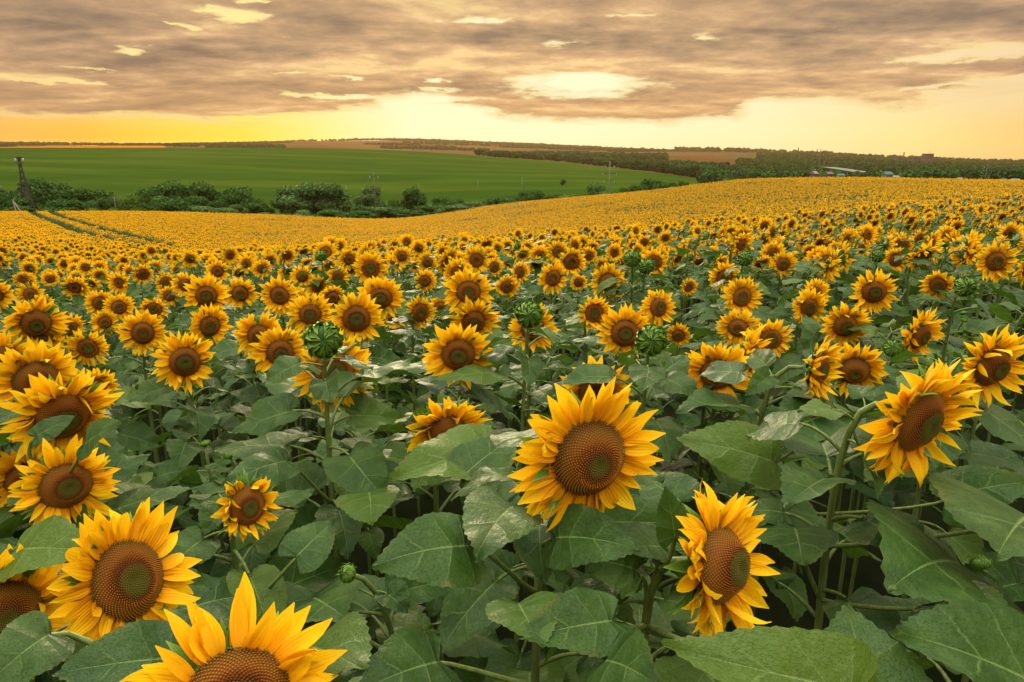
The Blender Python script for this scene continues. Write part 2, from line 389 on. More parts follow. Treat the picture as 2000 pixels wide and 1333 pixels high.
PETAL_LO = [petal_mb(.60, .21, 4, 3, random.uniform(-.6, .4), random.gauss(0, .3), .4, 0, k+50) for k in range(6)]
PETAL_ME = [p.mesh('petal', [PET]) for p in PETAL_MB]
def disc_mb(nf, seed=0, dome=.16, core=.36):
    r = random.Random(seed); ox_, oy_ = .07*math.cos(seed*2.1), .07*math.sin(seed*2.1)
    def cq(x, y, q):      # radius measured from the slightly off-centre green core, mapped so that the core ends at .36
        e = math.hypot(x/RD-ox_, y/RD-oy_); e = e*q+(math.hypot(x, y)/RD)*(1-q) if q < 1 else e
        return e/core*.34 if e < core else .34+(e-core)/(1-core)*.66
    m = MB(); v = []; f = []; lc = []; n = 0
    def zz_(q): return dome*(1-q*q) - .07*math.exp(-(q/.22)**2) + .02
    # base dish
    rings = 7; sid = 28 if nf > 300 else 14; bv = []; bl = []
    for i in range(rings):
        q = i/(rings-1)*1.02
        for k in range(sid):
            a = 2*PI*k/sid; bv.append((RD*q*math.cos(a), RD*q*math.sin(a), zz_(min(q, 1))-.012 if i < rings-1 else -.05)); bl.append((.5, cq(bv[-1][0], bv[-1][1], 1-q*.8), 0))
    m.add(bv, grid_faces(rings, sid, True), 0, bl)
    for i in range(nf):
        q0 = math.sqrt((i+.5)/nf); a = i*2.399963
        cx, cy = RD*q0*math.cos(a), RD*q0*math.sin(a); cz = zz_(q0); q = cq(cx, cy, 1-q0*.8)
        s = RD*1.05/math.sqrt(nf); ring = math.exp(-((q-.45)/.11)**2)
        h = s*(.35+.35*q + 1.5*ring*r.uniform(.5, 1.1)) if q > .36 else s*.35
        rot = a; jit = (r.random()-.5)*s*.6*(ring+.15)
        for k in range(4):
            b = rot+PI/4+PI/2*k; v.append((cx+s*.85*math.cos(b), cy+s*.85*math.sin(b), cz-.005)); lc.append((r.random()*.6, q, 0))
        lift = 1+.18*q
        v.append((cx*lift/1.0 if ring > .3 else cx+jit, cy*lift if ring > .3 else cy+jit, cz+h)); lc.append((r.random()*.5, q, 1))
        v[-1] = (cx+jit+(cx*.06*ring), cy+jit+(cy*.06*ring), cz+h)
        b0 = n; f += [(b0+k, b0+(k+1) % 4, b0+4) for k in range(4)]; n += 5
    m.add(v, f, 0, lc); return m
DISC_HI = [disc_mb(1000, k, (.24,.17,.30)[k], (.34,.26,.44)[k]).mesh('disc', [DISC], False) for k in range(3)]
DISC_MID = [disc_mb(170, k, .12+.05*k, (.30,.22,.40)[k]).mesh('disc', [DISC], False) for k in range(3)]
def bract_mb(L, Wd, nu=6, nv=3, bend=.4, seed=0):
    v = []; lc = []; x = z = 0; r = random.Random(seed); tw = r.gauss(0, .3)
    for i in range(nu):
        s = i/(nu-1)
        if i: a = bend*s; x += L/(nu-1)*math.cos(a); z += L/(nu-1)*math.sin(a)
        wd = Wd*.5*(1-s)**.75*(.75+.9*s*(1-s)*1.6) if i < nu-1 else Wd*.01
        for j in range(nv):
            e = j/(nv-1)*2-1; v.append((x, e*wd*math.cos(tw*s), z+wd*(abs(e))*.35+e*wd*math.sin(tw*s))); lc.append((e, s, .5))
    return MB().add(v, grid_faces(nu, nv), 0, lc)
def head_back(seed, hi=True, nb=22, spread=0.0):
    """green receptacle behind the disc with pointed bracts; z is the facing axis"""
    r = random.Random(seed); m = MB(); sid = 16 if hi else 8
    prof = [(.05, -.40), (.12, -.33), (.30, -.27), (.46, -.16), (.53, -.05), (.50, .015)]
    v = [(R*math.cos(2*PI*k/sid), R*math.sin(2*PI*k/sid), z) for R, z in prof for k in range(sid)]
    lc = [(.3, i/6*.4, .5) for i in range(len(prof)) for k in range(sid)]
    m.add(v, grid_faces(len(prof), sid, True), 0, lc)
    for ring in range(2 if hi else 1):
        for i in range(nb):
            a = 2*PI*(i+.5*ring)/nb + r.gauss(0, .08)
            b = bract_mb(r.uniform(.34, .56), r.uniform(.14, .20), 6 if hi else 3, 3, r.uniform(-.7, .8), i+seed)
            M = Matrix.Rotation(a, 4, 'Z') @ Matrix.Translation((.46-.06*ring, 0, -.09-.09*ring)) @ Matrix.Rotation(-r.gauss(.05+spread, .25), 4, 'Y')
            m.addm(b, M)
    return m
BACK_HI = [head_back(k).mesh('flower_head', [BRA]) for k in range(4)]
def bud_mb(seed, openness=0.0, hi=True):
    """closed bud: bracts wrapped over a flattened ball, tips curling to the centre; outer radius about 1"""
    r = random.Random(seed); m = MB(); sid = 18
    prof = [(.10, -.62), (.28, -.55), (.62, -.38), (.80, -.05), (.74, .20), (.52, .36), (.25, .38), (.02, .33)]
    v = [(R*math.cos(2*PI*k/sid), R*math.sin(2*PI*k/sid), z) for R, z in prof for k in range(sid)]
    m.add(v, grid_faces(len(prof), sid, True), 0, [(0, .05, .5)]*len(v))
    for ring, (cnt, a0, a1, off, wmax) in enumerate([(9, -1.0, 1.42, .0, .26), (11, -1.1, 1.12, .05, .30), (12, -1.2, .84, .10, .30), (12, -1.2, .45, .16, .28)]):
        for i in range(cnt):
            a = 2*PI*(i+.5*(ring % 2)+.2*ring)/cnt + r.gauss(0, .09); nu = 9; vv = []; ll = []
            end = a1 + r.gauss(0, .12); flare = [.0, .05, .12, .26][ring]*r.uniform(.4, 1.6); tw = r.gauss(.22, .12)
            for u in range(nu):
                s = u/(nu-1); la = a0+(end-a0)*s
                R = (.84+off)*math.cos(la) + flare*s**5; z = (.46+off)*math.sin(la)+.14*s**6
                wd = wmax*(1-s**3.2)*(1-.25*s) if u < nu-1 else .003
                for j in (-1, 0, 1):
                    aa = a + j*wd/max(.38, R)*.9 + tw*s**3
                    k_ = (-.03 if j == 0 else .035*(1 if j > 0 else .2))
                    vv.append(((R+k_)*math.cos(aa), (R+k_)*math.sin(aa), z+k_*.8)); ll.append((j, s, .5))
            m.add(vv, grid_faces(nu, 3), 0, ll)
    for i in range(11):                                     # loose outer spikes
        a = 2*PI*i/11 + r.gauss(0, .15)
        m.addm(bract_mb(r.uniform(.35, .65), .16, 6, 3, r.uniform(-.3, .9), i+90), Matrix.Rotation(a, 4, 'Z') @ Matrix.Translation((.74, 0, -.22)) @ Matrix.Rotation(-r.uniform(-.3, .5), 4, 'Y'))
    return m
BUD_ME = [bud_mb(k).mesh('bud_head', [BRA]) for k in range(3)]
OUT_K = np.linspace(0, 1, 11)
OUT_X = np.array([0, .30, .62, .88, 1, .985, .86, .67, .44, .20, 0]); OUT_Y = np.array([-.02, -.13, -.16, -.05, .12, .30, .47, .63, .78, .905, 1])
MID_Y = np.array([0, 0, .01, .03, .07, .15, .26, .40, .57, .78, 1])
def leaf_blade(L, Wd, nk=27, nt=5, droop=.5, fold=.25, wave=.05, cupv=.1, serr=.02, seed=0):
    """cordate serrated blade; base at origin, grows along +x, upper face +z"""
    r = random.Random(seed); m = MB(); ks = np.linspace(0, 1, nk)
    ox, oy, my = np.interp(ks, OUT_K, OUT_X), np.interp(ks, OUT_K, OUT_Y), np.interp(ks, OUT_K, MID_Y)
    asym = r.uniform(-.06, .06); sweep = r.uniform(-.12, .12)
    for side in (-1, 1):
        v = []; lc = []; p1, p2 = r.uniform(0, 6), r.uniform(0, 6); fo = fold*r.uniform(.5, 1.3)
        for i in range(nk):
            for j in range(nt):
                t = j/(nt-1)
                X = my[i] + (oy[i]-my[i])*t; Yn = ox[i]*t*(1+asym*side)
                if j == nt-1 and 0 < i < nk-1:
                    d = serr*(1 if i % 2 else -.6); Yn += d*.8; X += d*.6
                x = X*L; y = side*Yn*Wd*.5 + sweep*L*X*X
                z = fo*abs(Yn)*Wd*.5 - cupv*Wd*Yn*Yn + wave*L*t*t*math.sin(9*ks[i]+p1) + wave*.5*L*t*math.sin(21*ks[i]+p2)
                v.append((x, y, z)); lc.append((t, ks[i], side))
        f = grid_faces(nk, nt)
        m.add(v, f if side > 0 else [q[::-1] for q in f], 0, lc)
    V = np.concatenate(m.v); x = V[:, 0].copy(); zoff = V[:, 2].copy()                  # droop: bend along a circle
    a = droop*np.clip(x/L, -.3, 1.2)*1.0; kq = droop/L
    if abs(kq) > 1e-4: V[:, 0] = np.sin(a)/kq + zoff*np.sin(a); V[:, 2] = -(1-np.cos(a))/kq + zoff*np.cos(a)
    m.v = [V]; m.lc = [np.concatenate(m.lc)]
    return m
def leaf_full(L, Wd, pet, droop, fold, wave, seed, nk=27, nt=5, sides=5, up=.7, nod=.9):
    """petiole rising from the stem, then the blade nodding off its end"""
    r = random.Random(seed)
    p0 = Vector((0, 0, 0)); d0 = Vector((math.cos(up), 0, math.sin(up)))
    end = Vector((pet*math.cos(up*.6), 0, pet*math.sin(up*.6)))
    path = bez(p0, p0+d0*pet*.5, end-Vector((1, 0, -.05))*pet*.3, end, 6)
    m = tube(path, [.0055, .0048, .0042, .0038, .0034, .003], sides, False); m.mi = [1]*len(m.f)
    b = leaf_blade(L, Wd, nk, nt, droop, fold, wave, r.uniform(0, .12), .025, seed)
    M = Matrix.Translation(end) @ Matrix.Rotation(nod*.5-.1, 4, 'Y') @ Matrix.Rotation(r.gauss(0, .3), 4, 'X')
    m.addm(b, M); return m
LEAF_SPEC = []
for k in range(12):
    r = random.Random(k+300)
    LEAF_SPEC.append(dict(L=r.uniform(.145, .20), Wd=r.uniform(.11, .165), pet=r.uniform(.08, .16), droop=r.uniform(.1, .85), fold=r.uniform(.05, .6), wave=r.uniform(.03, .075), seed=k, up=r.uniform(.3, .8), nod=r.uniform(-.1, .7)))
LEAF_ME = [leaf_full(**s).mesh('leaf', [LEAF, STEM]) for s in LEAF_SPEC]

def frame_n(n, roll=0.0):
    n = Vector(n).normalized(); q = n.to_track_quat('Z', 'Y').to_matrix().to_4x4()
    return q @ Matrix.Rotation(roll, 4, 'Z')
def stem_path(head, n, R, base=None, npts=14, lean=None):
    """from the ground to the back of the head; head centre and facing in the same frame"""
    a = head - n*(R*.38); b0 = Vector((head.x-n.x*.10, head.y-n.y*.10, 0)) if base is None else Vector(base)
    H = head.z - b0.z
    return bez(b0, b0+Vector((0, 0, H*.62)), a-n*min(.20, H*.14)+Vector((0, 0, .02)), a, npts)
def put_leaves(parent, path, R, r, lo=.30, hi=.93, n=11, big=1.0, local_z=0.0, skip=None):
    P = [Vector(p) for p in path]; a = r.uniform(0, 6.28)
    for i in range(n):
        s = lo+(hi-lo)*(i/(n-1))**.85; k = s*(len(P)-1); k0 = int(min(k, len(P)-2)); p = P[k0].lerp(P[k0+1], k-k0)
        a += 2.39996+r.gauss(0, .25)
        if skip and skip(a, p): continue
        q = (i/(n-1)); sc = big*(1.12-.74*max(0, (q-.45)/.55)**1.5)*r.uniform(.85, 1.12)
        M = Matrix.Translation(p) @ Matrix.Rotation(a, 4, 'Z') @ Matrix.Rotation(r.gauss(-.05, .2), 4, 'Y') @ Matrix.Diagonal((sc, sc*r.choice((-1, 1)), sc, 1))
        obj('leaf', r.choice(LEAF_ME), parent, M)
PETAL_RING = []
def ring_mb(seed, lo=False, n=54, **kw):
    m = MB()
    for k, M in petal_set(seed, n, **kw): m.addm(PETAL_LO[k % 6] if lo else PETAL_MB[k], M)
    return m
RING_ME = [ring_mb(k+20, droop=.35*(k % 3), messy=.75+.25*(k % 5), young=.5 if k in (4, 9) else (.18 if k % 3 == 1 else 0)).mesh('petal_ring', [PET]) for k in range(13)]
def put_head(parent, c, n, R, seed, detail, kind='open'):
    r = random.Random(seed)
    if kind == 'bud':
        return obj('bud_head', BUD_ME[seed % 3], parent, Matrix.Translation(c) @ frame_n(n, r.uniform(0, 6)) @ Matrix.Scale(R*.82, 4))
    if kind == 'young': back = head_back(seed+60, spread=.45).mesh('flower_head', [BRA])
    else: back = BACK_HI[seed % 4]
    M = Matrix.Translation(c) @ frame_n(n, r.uniform(0, 6) if detail < 2 else 0) @ Matrix.Diagonal((R*r.uniform(.93, 1.05), R*r.uniform(.93, 1.05), R, 1))
    h = obj('flower_head', back, parent, M)
    obj('disc', (DISC_HI if detail > 1 else DISC_MID)[seed % 3], h, Matrix.Diagonal((r.uniform(.95, 1.08), r.uniform(.95, 1.08), r.uniform(.7, 1.5), 1)))
    if detail > 1:
        for k, PM in petal_set(seed, r.randint(52, 62), r.uniform(.8, 1.6) if kind == 'open' else 1.6, droop=r.uniform(0, .7), young=.55 if kind == 'young' else 0):
            obj('petal', PETAL_ME[k], h, PM)
    else:
        obj('petal_ring', RING_ME[seed % 13], h, Matrix.Identity(4), kind='stuff')
    return h

# ------------------------------------------------------------------ grounds
def ground_mat(name, stops, sc, rough=.9, extra=None):
    m, t, out = mat_base(name); g = t.new('ShaderNodeNewGeometry').outputs['Position']
    nz = t.noise(g, sc, 5, .6); c = t.ramp(nz, stops)
    if extra: c = extra(t, g, c)
    p = principled(t, c, rough, 0.0); t.l.new(p.outputs[0], out.inputs[0]); return m
def crop_lines(t, g, c):
    x, y, z = t.sep(g)[0:3]
    yy = t.m('ADD', t.m('ADD', y, t.m('MULTIPLY', x, .12)), t.m('MULTIPLY', t.noise(g, .004, 3), 160))
    ln = t.m('SUBTRACT', 1.0, t.map(t.m('ABSOLUTE', t.m('SUBTRACT', t.m('FRACT', t.m('DIVIDE', yy, 62)), .5)), 0.0, .035))
    brk = t.map(t.noise(t.xyz(t.m('MULTIPLY', x, .2), y, 0.0), .02, 3), .42, .62)
    c = t.mix(t.m('MULTIPLY', t.m('MULTIPLY', ln, brk), .5), c, (.012,.022,.004,1))
    lg = t.noise(t.xyz(t.m('MULTIPLY', x, .25), y, 0.0), .012, 4)
    return t.mix(t.map(lg, .42, .68, 0, .8), c, (.046,.074,.008,1))
SOIL = ground_mat('soil_dark', [(.3, (.007,.011,.004,1)), (.7, (.016,.020,.008,1))], 3.0)
MEADOW = ground_mat('meadow_grass', [(.3, (.024,.060,.012,1)), (.7, (.05,.10,.02,1))], .08)
GREEN = ground_mat('green_crop', [(.3, (.018,.045,.005,1)), (.7, (.027,.062,.007,1))], .01, extra=crop_lines)
def patchwork(t, g, c):
    x, y, z = t.sep(g)[0:3]
    v = t.new('ShaderNodeTexVoronoi'); t.put(v.inputs['Vector'], t.xyz(t.m('MULTIPLY', x, .0016), t.m('MULTIPLY', y, .0011), 0.0)); v.inputs['Scale'].default_value = 1.4
    q = t.sep(v.outputs['Color'])[0]
    cc_ = t.ramp(q, [(0, (.085,.032,.012,1)), (.25, (.07,.05,.018,1)), (.45, (.075,.060,.018,1)), (.6, (.05,.055,.016,1)), (.8, (.10,.045,.018,1)), (1, (.26,.11,.02,1))], 'CONSTANT')
    return t.mix(.75, c, cc_)
FARF = ground_mat('far_fields', [(.3, (.07,.045,.018,1)), (.7, (.12,.07,.03,1))], .004, extra=patchwork)
STRIP = ground_mat('far_sunflower_strip', [(.3, (.24,.085,.006,1)), (.7, (.34,.12,.008,1))], .02)
fine = np.radians(np.concatenate([np.arange(-180, -56, 4), np.arange(-56, -42, .6), np.arange(-42, 42.01, .14), np.arange(42.6, 56, .6), np.arange(56, 180.1, 4)]))
rr_ = np.unique(np.concatenate([[.03], np.exp(np.linspace(math.log(.5), math.log(16), 26)), np.exp(np.linspace(math.log(16), math.log(400), 80)), np.exp(np.linspace(math.log(400), math.log(13800), 95))]))
PH, RR = np.meshgrid(fine, rr_, indexing='ij')
GX, GY = RR*np.sin(PH), RR*np.cos(PH)
GZ = ground(GX.ravel(), GY.ravel()).reshape(GX.shape)
soft = np.clip((RR-1500)/2000, 0, 1)
GZ = GZ + soft*(6*np.sin(GX/420+1)*np.sin(GY/900)+4*np.sin(GX/170+GY/500))
def crest_r(ph):   # far edge of the green crop, nearer towards the right
    d = np.degrees(ph); return np.interp(d, [-60, -8, 4, 10, 16, 18], [1640, 1640, 1560, 1180, 760, 400])
nphi, nr = PH.shape
fc_p = (PH[:-1, :-1]+PH[1:, 1:])/2; fc_r = (RR[:-1, :-1]+RR[1:, 1:])/2
Yc = fc_r*np.cos(fc_p)
zone = np.full(fc_r.shape, 3)
zone[fc_r < 190] = 0
zone[(fc_r >= 190) & (fc_r < 345)] = 1
zone[(fc_r >= 345) & (fc_r < crest_r(fc_p))] = 2
zone[(fc_r >= 345) & (np.abs(fc_p) > 1.2)] = 2
zone[(fc_r > 2900) & (fc_r < 4300) & (fc_p < math.radians(-26))] = 4
for zi, (nm, mt) in enumerate([('field_soil', SOIL), ('valley_meadow', MEADOW), ('green_crop_hill', GREEN), ('distant_fields', FARF), ('distant_sunflower_strip', STRIP)]):
    ii, jj = np.nonzero(zone == zi); a = ii*nr+jj
    quads = np.stack([a, a+nr, a+nr+1, a+1], 1); used, inv = np.unique(quads, return_inverse=True)
    V = np.stack([GX.ravel()[used], GY.ravel()[used], GZ.ravel()[used]], 1)
    me = bpy.data.meshes.new(nm); me.from_pydata(V.tolist(), [], inv.reshape(-1, 4).tolist()); me.materials.append(mt)
    me.polygons.foreach_set('use_smooth', [True]*len(quads)); me.update()
    o = obj(nm, me, kind='structure')

# ------------------------------------------------------------------ the sunflowers one can tell apart
# (px, py, apparent diameter, kind, facing right, facing up, label)
HEADS = [
 (1150,893,308,'open',.50,-.30,'largest fully open sunflower in the central foreground, upright on a thick stem'),
 (248,1132,290,'open',.42,-.10,'large open sunflower in the left foreground with dark green disc centre and long ragged petals'),
 (462,1374,400,'open',.08,-.05,'sunflower cut by the bottom edge, only its upper petals and disc rim showing'),
 (5,1205,265,'open',.25,-.25,'sunflower at the bottom left corner half hidden behind a big leaf'),
 (1405,1102,290,'open',.88,.04,'sunflower right of the central one turned sideways, green back of its head showing'),
 (1795,822,275,'open',.87,-.27,'big drooping sunflower on the right with bare brown disc facing right and down'),
 (128,948,184,'open',.22,-.22,'open sunflower at left edge just above the large left foreground bloom'),
 (482,988,155,'young',.32,-.25,'small half opened sunflower with green pointed bracts around its top'),
 (122,812,196,'open',.15,-.58,'left edge sunflower looking down with a wide ribbed disc, leaf across its lower rim'),
 (70,742,160,'open',.22,-.25,'left edge sunflower right above the one looking down'),
 (872,842,165,'open',.20,-.66,'nodding sunflower left of the central bloom with petals folded over its disc'),
 (652,722,158,'open',.18,-.15,'sunflower hidden behind the tall closed bud at centre left'),
 (632,664,88,'bud',.02,-.05,'tall closed green sunflower bud standing at centre left before an open bloom'),
 (1272,664,74,'bud',.05,-.05,'closed green sunflower bud right of centre overlapping a yellow bloom'),
 (1033,614,64,'bud',.0,-.05,'closed green sunflower bud in the middle with yellow bloom behind it'),
 (895,692,128,'open',.06,-.22,'round open sunflower at centre with wide brown disc above the nodding one'),
 (361,706,116,'open',.03,-.12,'neat round sunflower standing alone over leaves at left of centre'),
 (743,582,88,'open',.0,-.05,'upright round sunflower in the middle left, nearly facing the viewer'),
 (1220,650,112,'open',.18,-.14,'open sunflower half covered by the right hand closed bud'),
 (1165,765,135,'open',.10,-.45,'sunflower right behind the largest central bloom, only petal tips showing'),
 (1040,640,98,'open',.05,-.25,'sunflower behind the closed bud in the middle'),
 (1400,730,132,'open',.05,-.35,'sunflower right of centre behind a hooked stem'),
 (1466,695,130,'open',.99,-.05,'sunflower on a hooked stem seen from its side, green back to the left'),
 (1506,662,80,'open',.10,-.15,'small round sunflower just right of the side view bloom'),
 (1442,640,80,'open',-.05,-.30,'small sunflower just above the side view bloom'),
 (1598,722,150,'young',.93,-.05,'half opened sunflower turned right with upright top petals'),
 (1668,722,118,'open',.20,-.45,'sunflower behind leaves between the half opened one and the big drooping one'),
 (1650,635,92,'open',.35,-.35,'tilted sunflower right of centre with a long oval disc'),
 (1706,570,86,'open',.30,-.10,'bright sunflower on the right at middle distance, long lower petals'),
 (1795,655,110,'open',.85,-.25,'sunflower turned right with curled petals hanging over its disc, above the drooping one'),
 (1935,715,165,'open',.80,-.25,'sunflower at the right edge with overlapping drooping petals'),
 (1945,510,76,'open',.45,-.10,'sunflower high at the right edge facing right'),
 (1832,556,60,'open',.10,-.35,'small nodding sunflower near the right edge with upright petals'),
 (1449,580,80,'open',.48,-.05,'narrow looking sunflower right of centre with upright oval disc'),
 (1160,611,78,'open',.40,-.15,'sunflower just right of the middle bud turned slightly right'),
 (1186,550,74,'open',.35,-.15,'oval sunflower in the upper middle above the turned one'),
 (1080,543,62,'open',.10,-.02,'small round sunflower in the upper middle on a straight stem'),
 (1285,600,78,'open',.60,-.05,'sunflower above the right hand closed bud turned to the right'),
 (1415,540,62,'open',.20,-.30,'small sunflower right of centre with a leaf over its disc'),
 (915,570,96,'open',.15,-.15,'open sunflower right of the upright round one, disc tilted right'),
 (925,628,100,'open',.15,-.48,'nodding sunflower with spread upper petals at the centre'),
 (820,610,72,'open',.30,-.20,'small ragged sunflower between two larger central blooms'),
 (696,622,112,'open',.05,-.16,'large disc sunflower directly left below the upright round one'),
 (606,614,88,'open',.0,-.16,'sunflower directly above the tall closed bud'),
 (546,577,76,'open',.0,-.10,'round sunflower left of centre in the middle rows'),
 (403,578,84,'open',.0,-.08,'tall round sunflower on the left of the middle rows'),
 (506,655,98,'open',.0,-.30,'sunflower left of the bud with disc half hidden'),
 (547,688,104,'open',.12,-.25,'sunflower overlapped by the bloom behind the tall bud, upper petals fanned'),
 (724,525,68,'open',.0,-.08,'upright sunflower just above the upright round one'),
 (469,573,62,'open',.0,-.2,'small sunflower between two round ones left of centre'),
 (279,650,86,'open',.03,-.15,'round sunflower left of the one standing alone over leaves'),
 (172,680,76,'open',.05,-.10,'small sunflower with dark disc and green tips at left'),
 (70,630,112,'open',.05,-.38,'wide sunflower near the left edge with shaggy petals'),
 (78,662,92,'open',.08,-.40,'sunflower just below the wide shaggy one at the left edge'),
 (8,702,110,'open',.15,-.3,'sunflower cut by the left edge beside the larger left blooms'),
 (185,762,95,'open',.40,-.35,'sunflower peeping out from behind the left edge group'),
 (55,935,150,'open',-.15,-.35,'sunflower hanging behind the left edge bloom with shaded petals'),
 (410,636,80,'open',.05,-.25,'sunflower behind the lone round one on its right side'),
 (1325,655,52,'open',.1,-.35,'little sunflower peeping out right of the closed bud'),
 (1580,600,72,'open',.4,-.3,'ragged sunflower among leaves right of centre'),
 (325,552,46,'open',0,-.15,None),(425,530,48,'open',0,-.1,None),(590,540,48,'open',0,-.1,None),(895,535,62,'open',.1,-.2,None),(627,500,26,'bud',0,0,None),
 (835,512,40,'open',0,-.1,None),(60,576,54,'open',0,-.15,None),(85,598,52,'open',0,-.2,None),(44,545,34,'open',0,-.1,None),(98,545,32,'open',0,-.1,None),
 (232,600,58,'open',.05,-.1,None),(205,630,54,'open',0,-.1,None),(195,592,54,'open',.05,-.2,None),(300,604,58,'open',0,-.25,None),(330,578,42,'open',0,-.2,None),
 (362,556,50,'open',0,-.2,None),(512,525,38,'open',0,-.1,None),(620,560,45,'open',0,-.2,None),(785,500,40,'open',0,-.1,None),(830,548,46,'open',0,-.2,None),
 (965,522,44,'open',.4,-.1,None),(1015,532,46,'young',.5,-.1,None),(1130,552,36,'young',0,-.1,None),(1530,516,50,'open',.1,-.1,None),(1600,505,50,'open',.15,-.1,None),
 (1750,508,52,'open',.3,-.2,None),(1848,460,40,'open',.15,-.1,None),(1355,480,36,'open',.05,0,None),(1660,465,36,'open',.1,0,None),(1510,497,52,'open',.3,-.2,None),
 (1706,462,30,'open',.1,-.1,None),(1235,505,40,'bud',0,0,None),(1455,505,36,'bud',.1,0,None),(1715,500,30,'bud',0,0,None),(1590,575,66,'open',.5,-.2,None),(650,580,52,'open',.0,-.3,None),
 (1055,500,44,'open',0,-.15,None),(1150,500,38,'open',0,-.1,None),(1210,560,40,'open',.3,-.2,None),(1345,560,40,'open',.4,-.2,None),(1262,520,38,'bud',.1,0,None),(135,640,62,'open',.3,-.3,None),
 (575,585,60,'open',0,-.3,None),(660,540,46,'open',0,-.2,None),(1890,500,60,'open',.3,-.2,None),(1800,500,44,'open',.5,-.1,None),(1885,560,50,'bud',.3,-.1,None),
 (1745,680,44,'bud',0,.2,None),(990,560,50,'open',.1,-.3,None),(860,600,50,'open',.1,-.3,None),(770,620,50,'open',0,-.4,None),
]
def solve_head(px, py, D, kind):
    best = None; want = {'open': .27, 'young': .21, 'bud': .125}[kind]
    if kind == 'open' and D < 100: want = .24
    d = px_dir(px, py); ts = np.exp(np.linspace(math.log(.55), math.log(60), 900)); gg = ground(d.x*ts, d.y*ts)
    hh = CAMZ + d.z*ts - gg; dep = ts*(d.y*cp-d.z*sp)
    Dr = D*dep/F
    h0 = 1.85 if kind == 'bud' else 1.62
    cost = (np.log(Dr/want)/.18)**2 + ((hh-h0)/.13)**2 + 50*np.clip(hh-2.0, 0, 9) + 50*np.clip(1.15-hh, 0, 9)
    k = int(np.argmin(cost)); t = ts[k]
    return Vector((d.x*t, d.y*t, CAMZ+d.z*t)), Dr[k], hh[k], dep[k]
taken = []      # (x, y) of the stems already standing
scr = []        # (px, py, D, depth) of the placed heads
def add_plant(c, n, R, seed, kind, detail, label, group=None, nleaf=16, big=1.0, name='sunflower'):
    base = Vector((c.x-n.x*.12, c.y-n.y*.12, 0)); base.z = gz1(base.x, base.y)-.02
    root = thing(name, label, 'sunflower', base, 0, group)
    cl = c - base; r = random.Random(seed)
    path = stem_path(cl, n, R, Vector((r.gauss(0, .03), r.gauss(0, .03), 0)))
    th = .0065 + .016*min(R, .16)
    obj('stem', tube(path, [th*(1.25-.45*i/13) for i in range(14)], 8).mesh('stem', [STEM]), root)
    if kind is not None: put_head(root, cl, n, R, seed, detail, kind)
    put_leaves(root, path, R, r, .34, (.87 if kind != 'bud' else .84), nleaf, big)
    taken.append((base.x, base.y)); return root, path
GRP = 'sunflowers standing in the field'
listed = []; todo = []      # todo: smaller plants that get their label from where they stand
for i, (px, py, D, kind, fx, fu, lab) in enumerate(HEADS):
    c, Dr, hh, dep = solve_head(px, py, D, kind)
    tow = -px_dir(px, py); right = Vector((0, 0, 1)).cross(tow).normalized(); up_ = tow.cross(right)
    n = (right*fx + up_*fu + tow*math.sqrt(max(.01, 1-fx*fx-fu*fu))).normalized()
    if lab is None:
        zone_ = 'left' if px < 560 else ('middle' if px < 1250 else 'right')
        lab = {'open': 'smaller open sunflower in the %s middle rows behind the big foreground blooms', 'young': 'small half opened sunflower in the %s middle rows of the field', 'bud': 'small closed green bud rising in the %s middle rows of the field'}[kind] % zone_
        g = 'sunflowers of the %s middle rows' % zone_
    else: g = GRP
    root, path = add_plant(c, n, Dr/2, 11+i*3, kind, 2 if D >= 84 else 1, lab, g, big=1.0 if dep < 3 else .92)
    scr.append((px, py, D, dep)); listed.append((root, path))
    if HEADS[i][6] is None: todo.append((root, px, py, {'open': 'small open sunflower', 'young': 'half open sunflower', 'bud': 'green bud'}[kind]))
# ------------------------------------------------------------------ the rest of the field: rows of plants
tram = [[(42,416),(75,428),(120,447),(170,468),(235,486),(300,499),(380,512)], [(72,416),(120,430),(170,446),(230,465),(290,483),(350,496),(440,505)]]
tram_w = [[hit(x, y, .9) for x, y in tl] for tl in tram]
patch_w = [hit(905,434,1.2), hit(870,434,1.2), hit(935,432,1.2)]
def near_tram(X, Y):
    out = np.zeros(X.shape, bool)
    for tl in tram_w:
        for a, b in zip(tl[:-1], tl[1:]):
            ax, ay, bx, by = a.x, a.y, b.x, b.y; L2 = (bx-ax)**2+(by-ay)**2
            t = np.clip(((X-ax)*(bx-ax)+(Y-ay)*(by-ay))/L2, 0, 1)
            d = np.hypot(X-ax-t*(bx-ax), Y-ay-t*(by-ay)); out |= d < np.where(np.hypot(X, Y) < 90, 1.05, .85)
    return out
rowang = math.radians(62); ra, rb = math.cos(rowang), math.sin(rowang)
def field_points(r0, r1, ds, di, amax):
    u = np.arange(-r1*1.1, r1*1.1, ds); v = np.arange(-r1*1.1, r1*1.1, di)
    # cheap pre-filter row by row
    xs, ys = [], []
    for uu in u:
        vv = v + rng.uniform(0, di); n = len(vv)
        du = rng.normal(0, ds*.14, n); dv = rng.normal(0, di*.25, n)
        X = (uu+du)*ra - (vv+dv)*rb; Y = (uu+du)*rb + (vv+dv)*ra
        R = np.hypot(X, Y); k = (R >= r0) & (R < r1) & (np.abs(np.arctan2(X, Y)) < amax) & (rng.random(n) > .06)
        xs.append(X[k]); ys.append(Y[k])
    return np.concatenate(xs), np.concatenate(ys)
nx_, ny_ = field_points(.55, 26, .58, .36, math.radians(50))
bx_, by_ = field_points(.8, 4.5, .58, .36, PI)
kb = np.abs(np.arctan2(bx_, by_)) >= math.radians(50)
nx_ = np.concatenate([nx_, bx_[kb]]); ny_ = np.concatenate([ny_, by_[kb]])
order = np.argsort(np.hypot(nx_, ny_))
TK = list(taken); mid_pts = []; ind = len(HEADS)
